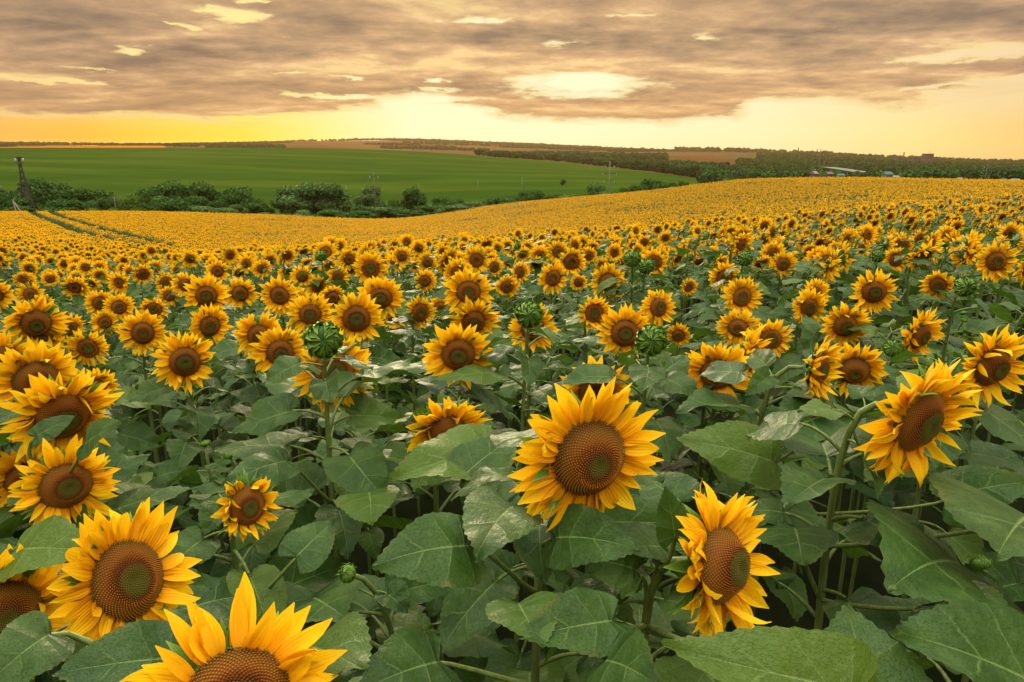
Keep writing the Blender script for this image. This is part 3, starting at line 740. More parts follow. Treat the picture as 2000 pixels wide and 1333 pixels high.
leafy_n = 0
for k in order:
    X, Y = nx_[k], ny_[k]; R_ = math.hypot(X, Y)
    if R_ < 9 and any((X-a)**2+(Y-b)**2 < .27**2 for a, b in TK): continue
    gz_ = gz1(X, Y); yaw = math.radians(random.gauss(25+max(0, X/max(Y, .5))*18, 18+max(0, X/max(Y, .5))*12)); pit = math.radians(random.gauss(-10, 14))
    H = random.gauss(1.58, .10); n = Vector((math.sin(yaw)*math.cos(pit), -math.cos(yaw)*math.cos(pit), math.sin(pit)))
    c = Vector((X, Y, gz_+H)); Rh = max(.075, random.gauss(.122, .016))
    inview = False; mode = 'open'
    if Y > .3:
        px, py, dep = project(c); Dp = 2*Rh*F/dep
        inview = -60 < px < 2060 and py < 1500 and dep > .2
        if inview:
            if py > 670 or (py > 610 and 750 < px < 1500): mode = 'leafy'
            elif any(math.hypot(px-a, py-b) < .42*(D_+Dp) for a, b, D_, de in scr): 
                if py > 520: mode = 'leafy'
    if Y <= .3 or not inview:
        if R_ < 1.0: continue
        if Y > 0 and abs(X)/max(Y, .01) < 1.5: mode = 'leafy'
        mid_pts.append((X, Y, gz_, mode, 1)); continue
    if mode == 'open' and py > 540 and random.random() < (.12 if px < 900 else .40): mode = 'leafy'
    if mode == 'open' and random.random() < .04: mode = 'bud'
    if R_ > 9.0 or ind >= 300: mid_pts.append((X, Y, gz_, mode, 1)); continue
    TK.append((X, Y)); ind += 1
    zn = 'left' if px < 650 else ('middle' if px < 1350 else 'right')
    if mode == 'leafy':
        c.z = gz_ + random.uniform(1.22, 1.42); lab = 'leafy green sunflower plant filling the gaps between the blooms, its bud low'; g = 'leafy sunflower plants between the blooms'
        rp = add_plant(c, Vector((random.gauss(0, .4), random.gauss(0, .4), 1)).normalized(), .024, ind*5, 'bud', 1, lab, g, 14, 1.08); listed.append(rp); px, py, dep = project(c); todo.append((rp[0], px, py, 'leafy stalk'))
    elif mode == 'bud':
        rp = add_plant(c+Vector((0, 0, .08)), n, .055, ind*5, 'bud', 1, 'closed green sunflower bud among distant open blooms on the %s' % zn, 'sunflower buds of the %s upper rows' % zn, 11, .9); todo.append((rp[0], px, py, 'green bud'))
    else:
        rp = add_plant(c, n, Rh, ind*5, 'open', 1, 'small open sunflower in the upper rows of the near field on the %s' % zn, 'sunflowers of the %s upper rows' % zn, 12, .95); todo.append((rp[0], px, py, 'small open sunflower'))
        scr.append((px, py, Dp*.6, dep))
# ------------------------------------------------------------------ foreground leaves placed one by one (plant, base, tip, depths, width)
FG = [(0,915,1066,1.12, 728,1094,1.05,.80),(0,1003,988,1.22, 910,1078,1.02,.75),(0,1013,1178,1.02, 1045,1268,.92,1.5),(0,1196,1212,1.00, 1018,1245,.93,.65),(0,1085,1050,1.18, 1248,1058,1.10,.72),
      (4,1240,1112,1.15, 1132,1085,1.15,.9),(4,1318,1052,1.08, 1308,952,1.06,.6),(4,1292,1068,1.2, 1225,1080,1.12,.8),(5,1878,1105,1.35, 1698,1112,1.12,1.0),(5,1552,1030,1.5, 1572,1102,1.35,1.35),
      (5,1512,902,1.75, 1325,862,1.7,.75),(5,1640,806,2.0, 1512,852,1.8,.8),(5,2010,1010,1.3,1935,1075,1.1,1.3),(4,1715,1440,.78, 1664,1188,.86,1.15),(4,2050,1350,.85, 1750,1216,.80,.75),(4,1680,1350,.72,1308,1308,.70,.6),
      (1,340,1285,.86, 108,1318,.80,.72),(3,98,1238,.85, -30,1330,.78,1.0),(1,30,1075,1.15,180,1085,1.1,.7),(7,612,1168,1.5, 665,1215,1.35,1.5),(7,858,1292,1.05, 695,1345,.95,.9),(7,578,1088,1.5, 655,1022,1.6,.8),
      (10,952,868,1.75, 782,950,1.5,.65),(8,70,852,1.65,150,818,1.7,.62),(8,165,868,1.55,235,835,1.5,.7),(1,600,1265,1.0, 690,1330,.85,.8),(0,905,930,1.6,1000,850,1.7,.7),(12,560,900,1.9,430,945,1.7,.6),
      (12,720,960,1.9,735,1020,1.75,1.1),(5,1330,980,1.5,1250,930,1.6,1.2),(4,1180,1290,.95,1290,1333,.85,.9),(5,1850,975,1.7,2010,930,1.6,.8),(5,1830,1180,1.2,1990,1240,1.0,.9)]
def P_at(px, py, dep):
    a, b = (px-1000)/F, (666-py)/F
    return Vector((a, cp+b*sp, -sp+b*cp))*dep + Vector((0, 0, CAMZ))
for q, (pi_, bx, by, bd, tx, ty, td, wk) in enumerate(FG):
    root, path = listed[pi_]; B, T = P_at(bx, by, bd), P_at(tx, ty, td)
    # nearest listed stem that can carry the leaf
    def score(rp):
        q_ = min(((rp[0].location+p_)-B) for p_ in rp[1][4:11]) if False else min((((rp[0].location+p_)-B) for p_ in rp[1][4:11]), key=lambda d_: d_.length)
        return q_.length + max(0, -q_.y)*2.5
    best = min(listed, key=score)
    root, path = best; B = B-root.location; T = T-root.location
    X = (T-B); L = X.length; X.normalize(); view = (Vector((0, 0, CAMZ))-root.location-B).normalized()
    Z = (Vector((0, 0, 1))*.6+view*.8); Z = (Z-X*Z.dot(X)).normalized(); Y = Z.cross(X)
    wk = min(wk, 1.0) if L < .2 else wk*.82
    M = Matrix((( X.x, Y.x, Z.x, B.x), (X.y, Y.y, Z.y, B.y), (X.z, Y.z, Z.z, B.z), (0, 0, 0, 1)))
    r = random.Random(q+900); dr = r.uniform(.2, .6)
    bl = leaf_blade(L*1.04, L*min(1.5, wk*1.05), 35, 7, dr, r.uniform(.1, .35), .03, .08, .02, q)
    m = MB().addm(bl, M @ Matrix.Rotation(-dr*.5, 4, 'Y'), 0)
    k = min(range(2, 12), key=lambda j: abs((path[j]-B).z+.10+.45*math.hypot(path[j].x-B.x, path[j].y-B.y))); A0 = path[k]; dd = (B-A0)
    pp = bez(A0, A0+dd*.35+Vector((0, 0, -.02)), B-X*min(.06, dd.length*.3)-Z*.03, B-Z*.003, 9)
    m.addm(tube(pp, [.0058-.0003*j for j in range(9)], 6, False), None, 1)
    obj('leaf', m.mesh('leaf', [LEAF, STEM]), root)
# ------------------------------------------------------------------ say where each smaller sunflower stands
MARKS = {0:'the largest central bloom',1:'the big lower left bloom',4:'the sideways lower right bloom',5:'the big drooping bloom at right',7:'the half opened bloom at lower left',10:'the nodding bloom left of centre',12:'the tall closed bud',13:'the right hand closed bud',14:'the middle closed bud',15:'the wide disc bloom at centre',16:'the lone round bloom over leaves',
 17:'the upright round middle bloom',22:'the side view bloom on a hooked stem',28:'the bright long petalled bloom at right',33:'the narrow bloom right of centre',31:'the bloom high at the right edge',45:'the tall round bloom at left',51:'the shaggy bloom at the left edge',36:'the small round upper middle bloom',30:'the drooping bloom at the right edge'}
ORD = ['nearest','second','third','fourth','fifth','sixth','seventh','eighth','ninth','tenth','eleventh','twelfth']
buck = {}
for ro, x_, y_, kd in todo:
    best = min(MARKS, key=lambda i: math.hypot(HEADS[i][0]-x_, HEADS[i][1]-y_)); a_ = math.atan2(HEADS[best][1]-y_, x_-HEADS[best][0]); sct = int(round(a_/(PI/4))) % 8
    buck.setdefault((kd, best, sct), []).append((math.hypot(HEADS[best][0]-x_, HEADS[best][1]-y_), ro))
DIRS = ['to the right of','up and right of','straight above','up and left of','to the left of','down and left of','straight below','down and right of']
for (kd, best, sct), lst in buck.items():
    lst.sort(key=lambda q_: q_[0])
    for i, (d_, ro) in enumerate(lst):
        ro['label'] = '%s %s %s %s' % (ORD[min(i, 11)], kd, DIRS[sct], MARKS[best])
# plants used by the rest of the field (never linked to the scene on their own)
src = bpy.data.collections.new('field_sources')
def whole_plant(seed, lod, kind='open'):
    r = random.Random(seed); m = MB(); H = 1.0*(1.58 if kind != 'leafy' else 1.34); Rh = r.uniform(.11, .135) if kind == 'open' else .05
    yaw = r.gauss(0, .2); pit = math.radians(r.gauss(-10, 13))
    n = Vector((math.sin(yaw)*math.cos(pit), -math.cos(yaw)*math.cos(pit), math.sin(pit))); c = Vector((0, -.1, H))
    path = stem_path(c, n, Rh, Vector((0, 0, 0)), 8 if lod == 0 else 4)
    m.addm(tube(path, [.011]*len(path), 5 if lod == 0 else 3, False), None, 1)
    HM = Matrix.Translation(c) @ frame_n(n, r.uniform(0, 6)) @ Matrix.Scale(Rh, 4)
    if kind == 'open':
        m.addm(ring_mb(seed, True, 36 if lod == 0 else 26), HM, 2)
        if lod == 0: m.addm(head_back(seed, False, 12), HM, 4); m.addm(disc_mb(60, seed), HM, 3)
        else:
            sid = 8; v = [(0, 0, .15)]+[(.72*RD*math.cos(2*PI*k/sid), .72*RD*math.sin(2*PI*k/sid), .06) for k in range(sid)]
            m.addm(MB().add(v, [(0, 1+k, 1+(k+1) % sid) for k in range(sid)], 0, [(.4, 0, .5)]+[(.4, .9, .5)]*sid), HM, 3)
    elif kind == 'bud' or kind == 'leafy': m.addm(head_back(seed, False, 9, spread=1.2), HM, 4)
    a = r.uniform(0, 6); nl = 13 if lod == 0 else 7
    for i in range(nl):
        s = (.35 if lod == 0 else .6)+(.92-(.35 if lod == 0 else .6))*i/(nl-1); k = s*(len(path)-1); k0 = int(min(k, len(path)-2)); p = path[k0].lerp(path[k0+1], k-k0); a += 2.4+r.gauss(0, .3)
        q = i/(nl-1); sc = (1.12-.6*max(0, (q-.4)/.6))*r.uniform(.85, 1.1)
        sp_ = dict(LEAF_SPEC[r.randrange(12)]); sp_['nk'] = 9 if lod == 0 else 4; sp_['nt'] = 3 if lod == 0 else 2; sp_['sides'] = 3
        lf = leaf_full(**sp_)
        m.addm(lf, Matrix.Translation(p) @ Matrix.Rotation(a, 4, 'Z') @ Matrix.Scale(sc, 4))
    return m.mesh('plant', [LEAF, STEM, PET, DISC, BRA])
NV = {'open0': 8, 'bud0': 2, 'leafy0': 3, 'open1': 6}
idx0 = {}; cnt = 0
for key in ('open0', 'bud0', 'leafy0', 'open1'):
    idx0[key] = cnt
    for k in range(NV[key]):
        o = bpy.data.objects.new('source_%03d' % cnt, whole_plant(cnt*13+5, int(key[-1]), key[:-1])); src.objects.link(o); cnt += 1
pts = []; rots = []; scs = []; ids = []
for (X, Y, z, mode, s) in mid_pts:
    pts.append((X, Y, z-.02)); rots.append((random.gauss(0, .05), random.gauss(0, .05), math.radians(random.gauss(25, 14)))); scs.append(random.gauss(1, .06))
    key = mode+'0'; ids.append(idx0[key]+random.randrange(NV[key]))
fx_, fy_ = field_points(26, 188, .58, .36, math.radians(43))
ok = ~near_tram(fx_, fy_)
pc = patch_w[0]
if pc is not None: ok &= (((fx_-pc.x)/4.5)**2+((fy_-pc.y)/3.5)**2 > 1) | (rng.random(len(fx_)) < .12)
# thinner, greener stands on the right hand rise
thin_ = (np.sin(fx_*.13+fy_*.05)+np.sin(fy_*.21-fx_*.07)+np.sin(fx_*.37+1.3)*.7)
bare = (thin_ > 1.2) & (rng.random(len(fx_)) < .55)
fz_ = ground(fx_, fy_); nf = len(fx_); R_ = np.hypot(fx_, fy_)
idf = np.where((R_ < 45), idx0['open0']+rng.integers(0, NV['open0'], nf), idx0['open1']+rng.integers(0, NV['open1'], nf))
idf = np.where(bare | (rng.random(nf) < np.where(fx_/fy_ > .2, .26, .09)), idx0['leafy0']+rng.integers(0, NV['leafy0'], nf), idf)
F_pts = np.concatenate([np.array(pts), np.stack([fx_, fy_, fz_-.02], 1)[ok]])
F_rot = np.concatenate([np.array(rots), np.stack([rng.normal(0, .05, nf), rng.normal(0, .05, nf), np.radians(rng.normal(25, 14, nf))], 1)[ok]])
F_sc = np.concatenate([np.array(scs), rng.normal(1, .06, nf)[ok]]); F_id = np.concatenate([np.array(ids), idf[ok]]).astype(np.int32)
print('individual plants', ind, 'mid', len(pts), 'far', int(ok.sum()))
def scatter(name, P, rot, sc, idx, coll, label, cat):
    me = bpy.data.meshes.new(name); me.vertices.add(len(P)); me.vertices.foreach_set('co', np.asarray(P, np.float32).ravel())
    for nm, ty, da, ke in (('rot', 'FLOAT_VECTOR', rot, 'vector'), ('sca', 'FLOAT', sc, 'value'), ('idx', 'INT', idx, 'value')):
        at = me.attributes.new(nm, ty, 'POINT'); at.data.foreach_set(ke, np.asarray(da).ravel().astype(np.int32 if ty == 'INT' else np.float32))
    me.update(); o = obj(name, me, kind='stuff'); o['label'] = label; o['category'] = cat
    ng = bpy.data.node_groups.new(name, 'GeometryNodeTree')
    ng.interface.new_socket('Geometry', in_out='INPUT', socket_type='NodeSocketGeometry'); ng.interface.new_socket('Geometry', in_out='OUTPUT', socket_type='NodeSocketGeometry')
    N = ng.nodes; L = ng.links; gi = N.new('NodeGroupInput'); go = N.new('NodeGroupOutput'); ip = N.new('GeometryNodeInstanceOnPoints'); ci = N.new('GeometryNodeCollectionInfo')
    ci.inputs['Collection'].default_value = coll; ci.inputs['Separate Children'].default_value = True; ci.inputs['Reset Children'].default_value = True
    def na(nm, ty):
        a = N.new('GeometryNodeInputNamedAttribute'); a.data_type = ty; a.inputs['Name'].default_value = nm; return next(s for s in a.outputs if s.enabled and s.name == 'Attribute')
    e2r = N.new('FunctionNodeEulerToRotation'); L.new(na('rot', 'FLOAT_VECTOR'), e2r.inputs[0])
    mp = N.new('GeometryNodeMeshToPoints'); L.new(gi.outputs[0], mp.inputs[0])
    L.new(mp.outputs[0], ip.inputs['Points']); L.new(ci.outputs[0], ip.inputs['Instance']); ip.inputs['Pick Instance'].default_value = True
    L.new(na('idx', 'INT'), ip.inputs['Instance Index']); L.new(e2r.outputs[0], ip.inputs['Rotation']); L.new(na('sca', 'FLOAT'), ip.inputs['Scale'])
    L.new(ip.outputs[0], go.inputs[0])
    md = o.modifiers.new('scatter', 'NODES'); md.node_group = ng
    return o
scatter('sunflower_field', F_pts, F_rot, F_sc, F_id, src, 'countless sunflowers of the wide field rolling away to the tree line', 'sunflower field')

# ------------------------------------------------------------------ trees
def crown_mat(name, c0, c1, c2):
    m, t, out = mat_base(name); oc = t.new('ShaderNodeTexCoord').outputs['Object']; q, s, _q = t.sep(attr(t))[0:3]
    nz = t.noise(oc, 1.1, 3); c = t.ramp(t.m('MULTIPLY_ADD', q, .4, t.m('MULTIPLY', nz, .75)), [(.25, c0), (.55, c1), (.85, c2)])
    hs = t.new('ShaderNodeHueSaturation'); t.put(hs.inputs['Value'], t.m('MULTIPLY_ADD', objrand(t), .5, .75)); t.put(hs.inputs['Color'], c)
    leafy(t, out, hs.outputs[0], hs.outputs[0], .22, .8, .03, None); return m
CROWN_D = crown_mat('crown_dark', (.014,.046,.009,1), (.036,.092,.018,1), (.085,.165,.036,1))
CROWN_W = crown_mat('crown_wood', (.016,.032,.010,1), (.030,.055,.017,1), (.055,.090,.028,1))
CROWN_G = crown_mat('crown_grey_green', (.030,.075,.018,1), (.072,.140,.040,1), (.14,.22,.072,1))
CROWN_Y = crown_mat('crown_fresh_green', (.040,.085,.012,1), (.070,.135,.018,1), (.11,.18,.03,1))
BARK, _t, _o = mat_base('bark'); _p = principled(_t, (.06,.045,.03,1), .9, .1); _t.l.new(_p.outputs[0], _o.inputs[0])
def crown_mesh(seed, mat, h=1.0, wdt=1.0, nleaf=4200, nlobe=20, low=.02, leaf=.028):
    """unit tree crown: height about 1, radius about .5*wdt, built from leaf clumps spread through overlapping lobes"""
    r = np.random.default_rng(seed); m = MB(); lob = []
    for i in range(nlobe):
        a = r.uniform(0, 2*PI); rad = r.uniform(.05, .34)*wdt; zc = r.uniform(low+.18, .82)
        k = math.sqrt(max(.01, 1-((zc-.5)/.52)**2)); R = r.uniform(.10, .25)
        lob.append((rad*k*math.cos(a), rad*k*math.sin(a), zc, R*min(wdt, 1.25), R*.85))
    lob.append((0, 0, .5, .30*wdt, .36))
    for (x, y, z, R, Rz) in lob:        # inner mass of twigs and leaves
        v = []; nu, nv = 5, 8
        for i in range(nu):
            th = PI*(i+.02)/(nu-1+.04)
            for j in range(nv):
                p = 2*PI*j/nv; kk = .72*(1+r.normal(0, .09)); v.append((x+R*kk*math.sin(th)*math.cos(p), y+R*kk*math.sin(th)*math.sin(p), max(.03, z+Rz*kk*math.cos(th))))
        m.add(v, grid_faces(nu, nv, True), 0, [(0, 0, 0)]*len(v))
    per = nleaf//len(lob); v = []; f = []; lc = []; n = 0
    for (x, y, z, R, Rz) in lob:
        d = r.normal(0, 1, (per, 3)); d /= np.linalg.norm(d, axis=1)[:, None]; k = r.uniform(.70, 1.10, per)[:, None]*(1+.18*(r.random((per, 1)) < .12))
        P = d*k*np.array([R, R, Rz]) + np.array([x, y, z]); P[:, 2] = np.maximum(P[:, 2], .02); q = r.random(per)
        for i in range(per):
            nn = Vector(d[i])+Vector(r.normal(0, .5, 3)); a = nn.orthogonal().normalized(); b = nn.normalized().cross(a)
            s = leaf*r.uniform(.6, 1.3); c = Vector(P[i])
            for (e, g) in ((-1, -.5), (.8, -.7), (.9, .6), (-.6, .9)): v.append(tuple(c+a*e*s+b*g*s)); lc.append((q[i], 0, 0))
            f.append((n, n+1, n+2, n+3)); n += 4
    m.add(v, f, 0, lc); return m.mesh('crown', [mat], False)
CR = {'d': [crown_mesh(k, CROWN_D, wdt=1.15) for k in range(3)], 'g': [crown_mesh(k+10, CROWN_G, wdt=1.15) for k in range(3)], 'y': [crown_mesh(k+20, CROWN_Y, wdt=1.15) for k in range(2)]}
def trunk_mesh(seed):
    r = random.Random(seed); m = tube([Vector((0, 0, -.03)), Vector((.01, 0, .15)), Vector((r.gauss(0, .02), .01, .35)), Vector((0, 0, .6))], [.030, .024, .020, .010], 7)
    for i in range(4):
        a = i*1.7; m.addm(tube([Vector((0, 0, .16+.07*i)), Vector((.1*math.cos(a), .1*math.sin(a), .28+.07*i)), Vector((.22*math.cos(a), .22*math.sin(a), .42+.07*i))], [.013, .009, .005], 5))
    return m.mesh('trunk', [BARK])
TRK = [trunk_mesh(k) for k in range(3)]
def tree(px, py_top, py_base, depth, kind, wk, label, name='broadleaf_tree', cat='tree', group='trees and bushes along the valley'):
    """tree standing at the ground point seen in column px at the given distance"""
    a = math.atan((px-1000)/F/(cp+.25*sp)); x, y = depth*math.sin(a), depth*math.cos(a); z = gz1(x, y)
    _, pb, dp = project((x, y, z)); top = z_of(y, py_top); h = max(1.0, top-z); h *= 1.04
    ro = thing(name, label, cat, (x, y, z), random.uniform(0, 6), group); k = random.randrange(8)
    tr = obj('trunk', TRK[k % 3], ro, Matrix.Diagonal((h*.8, h*.8, h, 1)))
    wpx = wk*dp/F; s = wpx/.84
    c = obj('crown', CR[kind][k % len(CR[kind])], ro, Matrix.Diagonal((s, s, h, 1)))
    return ro
treetodo = []
TREES = [ # px, top row, width px, distance, kind, label
 (-25,362,70,300,'d',None),(20,372,60,290,'d',None),(62,352,74,300,'d','tall dark tree just right of the lattice pylon at the far left'),(98,350,76,305,'d','tallest dark tree of the left group, right of the lattice pylon'),(130,362,62,300,'d',None),(168,364,66,300,'d','dark tree at the right end of the far left group'),
 (30,385,50,265,'d',None),(118,385,60,270,'d',None),(150,388,50,268,'d',None),
 (196,383,32,262,'g','small round grey green tree next to a short wooden pole'),(225,390,40,275,'y',None),(250,378,42,290,'y','yellowish green tree left of the second dark group'),
 (283,360,52,295,'d','dark tree at the left end of the second group'),(335,356,70,300,'d','broad dark tree in the middle of the second group'),(385,358,72,300,'d','broad dark tree at the right of the second group'),(318,380,60,272,'d',None),(366,384,50,268,'d',None),
 (460,363,68,292,'d','rounded dark tree standing apart between the second group and the big willows'),(438,380,40,280,'d',None),(505,385,36,285,'y','slim bright green bush between the apart tree and the willows'),
 (562,358,72,285,'g','left one of the two big pale willows'),(600,356,66,290,'g','middle crown of the big pale willow clump'),(642,357,62,286,'g','right one of the two big pale willows, by a thin white pole'),
 (722,358,52,290,'g','pale tree behind the tall wooden pole'),(716,375,50,275,'g',None),(768,388,34,285,'y',None),(810,367,44,280,'d','single dense round tree right of the tall wooden pole'),
 (1100,350,10,560,'d','tiny lone tree out on the green field'),
 (1165,355,42,262,'g','round pale tree beside the right hand power pole'),(1048,370,36,262,'d',None),(1030,374,30,258,'d',None),(1245,356,40,262,'d',None),(1275,348,46,268,'d','tallest dark tree where the sunflowers meet the green field'),(1300,352,36,262,'d',None),(1338,352,28,262,'d','last dark bush at the right end of the valley line'),(1220,368,30,250,'d',None)]
for px, top, wpx, dd_, kd, lb in TREES:
    ro = tree(px, top, 0, dd_, kd, wpx, lb or ('dark rounded tree within the valley tree line' if kd == 'd' else 'lighter green tree within the valley tree line'))
    if lb is None: treetodo.append((ro, px, {'d': 'dark valley tree', 'g': 'grey green valley tree', 'y': 'bright green valley tree'}[kd]))
BUSH = [(210,405,30,240,'y'),(170,405,34,238,'y'),(136,404,30,238,'y'),(75,408,26,236,'y'),(255,404,30,240,'y'),(240,412,30,232,'y'),(355,412,44,246,'g'),(385,400,50,250,'g'),(410,404,44,252,'g'),(438,404,34,242,'g'),(330,412,36,240,'d'),(455,398,34,262,'g'),
 (505,416,56,238,'g'),(540,415,36,240,'d'),(585,408,40,250,'g'),(635,409,56,252,'d'),(668,414,40,246,'d'),(700,400,40,262,'d'),(690,412,50,244,'d'),(735,402,46,258,'g'),(770,402,48,258,'d'),(800,408,50,250,'d'),(840,398,56,270,'d'),(870,386,50,285,'d'),(890,398,56,262,'g'),(930,392,60,262,'g'),
 (985,382,50,262,'d'),(1000,388,44,252,'d'),(1080,378,40,258,'d'),(1110,378,36,256,'g'),(1130,380,36,252,'d'),(1195,372,40,250,'g'),(1210,376,34,246,'d'),(1260,366,30,246,'d'),(290,392,44,262,'d'),(410,388,40,268,'d'),(485,396,36,266,'d'),(20,400,60,250,'d'),(100,402,60,248,'d'),(880,386,40,300,'d'),(960,386,40,280,'d'),
 (1420,343,36,330,'g'),(1160,372,40,250,'d'),(1320,362,26,246,'d')]
for px, top, wpx, dd_, kd in BUSH:
    ro = tree(px, top, 0, dd_, kd, wpx, {'d': 'low dark bush in front of the valley trees', 'g': 'low grey green bush in front of the valley trees', 'y': 'low bright green bush behind the far edge of the sunflowers'}[kd], 'bush', 'bush'); treetodo.append((ro, px, {'d': 'low dark bush', 'g': 'low grey green bush', 'y': 'low bright green bush'}[kd]))
TM = [(36,'the lattice pylon at far left'),(210,'the short pale pole at left'),(335,'the middle tree of the second group'),(460,'the rounded tree standing apart'),(600,'the big pale willows'),(672,'the thin white pole beside the willows'),(728,'the tall wooden pole'),(810,'the single dense round tree'),(933,'the left thin field pole'),(1020,'the right thin field pole'),(1192,'the right hand power pole'),(1300,'the tall tree at the sunflower edge')]
tb = {}
for ro, px, kd in treetodo:
    k_ = min(TM, key=lambda q_: abs(q_[0]-px)); tb.setdefault((kd, k_, px > k_[0]), []).append((abs(px-k_[0]), ro))
for (kd, k_, rt), lst in tb.items():
    lst.sort(key=lambda q_: q_[0])
    for i, (d_, ro) in enumerate(lst): ro['label'] = '%s %s %s of %s' % (ORD[i], kd, 'right' if rt else 'left', k_[1])
# ------------------------------------------------------------------ far woods, one mass
wsrc = bpy.data.collections.new('wood_sources')
for k in range(4):
    mm = crown_mesh(k+40, CROWN_W if k < 3 else CROWN_D, wdt=1.2, nleaf=700, nlobe=7, leaf=.07); o = bpy.data.objects.new('source_%d' % k, mm); wsrc.objects.link(o)
wp = []; wsx = []
def wood(px0, px1, r0, r1, n, h0, h1, dens=None):
    for _ in range(n):
        px = random.uniform(px0, px1); a = math.atan((px-1000)/F/1.036); r_ = random.uniform(r0, r1)
        if callable(dens) and not dens(px, r_): continue
        x, y = r_*math.sin(a), r_*math.cos(a); wp.append((x, y, gz1(x, y)-1)); wsx.append(random.uniform(h0, h1))
def lerp_in(px, pts_): return float(np.interp(px, [p[0] for p in pts_], [p[1] for p in pts_]))
# wood at the right behind the crest of the green crop
wood(930, 1420, 800, 2000, 2600, 10, 17, lambda px, r_: r_ > float(crest_r(math.atan((px-1000)/F/1.036)))+20 and r_ < lerp_in(px, [(930,1750),(1050,1900),(1280,1800),(1420,1500)]))
wood(1380, 2120, 430, 1400, 4200, 9, 15, lambda px, r_: not (1615 < px < 1760 and 700 < r_ < 1250))
wood(1440, 2120, 1400, 2300, 3200, 10, 16); wood(1480, 2120, 2300, 4300, 5200, 12, 20)
wood(960, 1300, 2000, 2500, 900, 12, 20)
# skylines
wood(-100, 225, 6300, 6500, 260, 14, 26); wood(232, 620, 6300, 6500, 240, 10, 22); wood(560, 1300, 6300, 6500, 300, 12, 26); wood(1320, 1640, 5000, 6000, 260, 16, 40); wood(1600, 2100, 4200, 6400, 420, 16, 34)
for _ in range(46):      # woods on the central ridge
    px = random.uniform(700, 1240); r_ = random.uniform(4200, 6480); wood(px, px+random.uniform(30, 150), r_, r_+random.choice((30, 220)), 60, 10, 19)
for _ in range(34):      # shelter belts and copses on the far slopes
    px = random.uniform(-50, 1300); r_ = random.uniform(2900, 6200); L = random.uniform(60, 260)
    wood(px, px+L*.6, r_, r_+random.choice((12, 25, 160)), int(L*.55), 9, 17)
nw = len(wp)
scatter('distant_wood', wp, [(0, 0, random.uniform(0, 6)) for _ in range(nw)], wsx, [random.randrange(4) for _ in range(nw)], wsrc, 'dark far off wood and tree lines on the distant hills', 'wood')

# ------------------------------------------------------------------ poles, pylon, road, buildings
def flat(name, col, rough=.7, metal=0.0):
    m, t, out = mat_base(name); nz = t.noise(t.new('ShaderNodeTexCoord').outputs['Object'], 3.0, 4)
    c = t.mix(t.map(nz, .35, .7, 0, .4), col, tuple(v*.6 for v in col[:3])+(1,)); p = principled(t, c, rough, .3, None, metal); t.l.new(p.outputs[0], out.inputs[0]); return m
CONC = flat('pole_concrete', (.19,.18,.16,1)); WOODM = flat('pole_wood', (.10,.085,.07,1)); STEEL = flat('rusty_steel', (.045,.036,.032,1), .7, .1); CERA = flat('insulator_white', (.30,.30,.28,1), .3)
WALL = flat('wall_grey', (.11,.085,.075,1)); ROOFG = flat('roof_green', (.04,.12,.085,1)); ROOFW = flat('roof_pale', (.17,.17,.17,1)); ASPH = flat('road_grey', (.12,.12,.12,1)); GLASS = flat('window_dark', (.03,.03,.035,1), .2)
def at_px(px, dd): 
    a = math.atan((px-1000)/F/1.036); x, y = dd*math.sin(a), dd*math.cos(a); return x, y, gz1(x, y)
def pole(px, top, dd, label, mat, arms=0, rad=.14, ins=True):
    x, y, z = at_px(px, dd); h = z_of(y, top)-z
    ro = thing('utility_pole', label, 'power pole', (x, y, z), 0, 'power poles across the valley')
    obj('post', tube([Vector((0, 0, -.3)), Vector((0, 0, h*.5)), Vector((0, 0, h))], [rad*1.2, rad, rad*.8], 7).mesh('post', [mat]), ro)
    for i in range(arms):
        zc = h*(.90-.16*i); wd = [1.6, 2.6, 1.9][i % 3]
        obj('crossarm', box(0, 0, zc, wd*2, .16, .16).mesh('crossarm', [STEEL], False), ro)
        for sx in (-1, 1):
            g = tube([Vector((sx*wd*.95, 0, zc+.08)), Vector((sx*wd*.95, 0, zc-.9))], [.12, .15], 6)
            obj('insulator', g.mesh('insulator', [CERA]), ro)
    return ro
pole(728, 334, 262, 'tall wooden power pole standing before the pale tree left of centre', WOODM, 1, .17)
pole(1192, 315, 262, 'power pole with three crossarms and white insulators in the valley right of centre', CONC, 3, .17)
pole(1602, 291, 420, 'dark power pole with white insulators rising above the right hand wood', WOODM, 3, .26)
pole(1932, 318, 420, 'dim power pole with insulators before the wood near the right edge', WOODM, 3, .2)
pole(210, 385, 262, 'short pale wooden pole at the left beside the small round tree', CONC, 0, .13)
pole(672, 362, 300, 'thin white pole at the right side of the big willows', CONC, 0, .12)
pole(816, 358, 380, 'thin white pole above the round tree on the edge of the green field', CONC, 0, .1)
pole(933, 352, 480, 'thin white pole standing in the green field left of centre', CONC, 0, .14)
pole(1020, 346, 480, 'thin white pole standing in the green field right of centre', CONC, 0, .14)
x, y, z = at_px(12, 236)
ro = thing('braced_pole', 'pale concrete pole with a slanting brace at the far left field edge', 'power pole', (x, y, z), 0)
h = z_of(y, 391)-z
obj('post', tube([Vector((0, 0, -.3)), Vector((-.5, 0, h))], [.2, .14], 7).mesh('post', [CONC]), ro); obj('brace', tube([Vector((2.6, 0, -.3)), Vector((-.3, 0, h*.93))], [.18, .14], 7).mesh('brace', [CONC]), ro)
obj('crossarm', box(-.5, 0, h-.1, 1.8, .14, .14).mesh('crossarm', [STEEL], False), ro)
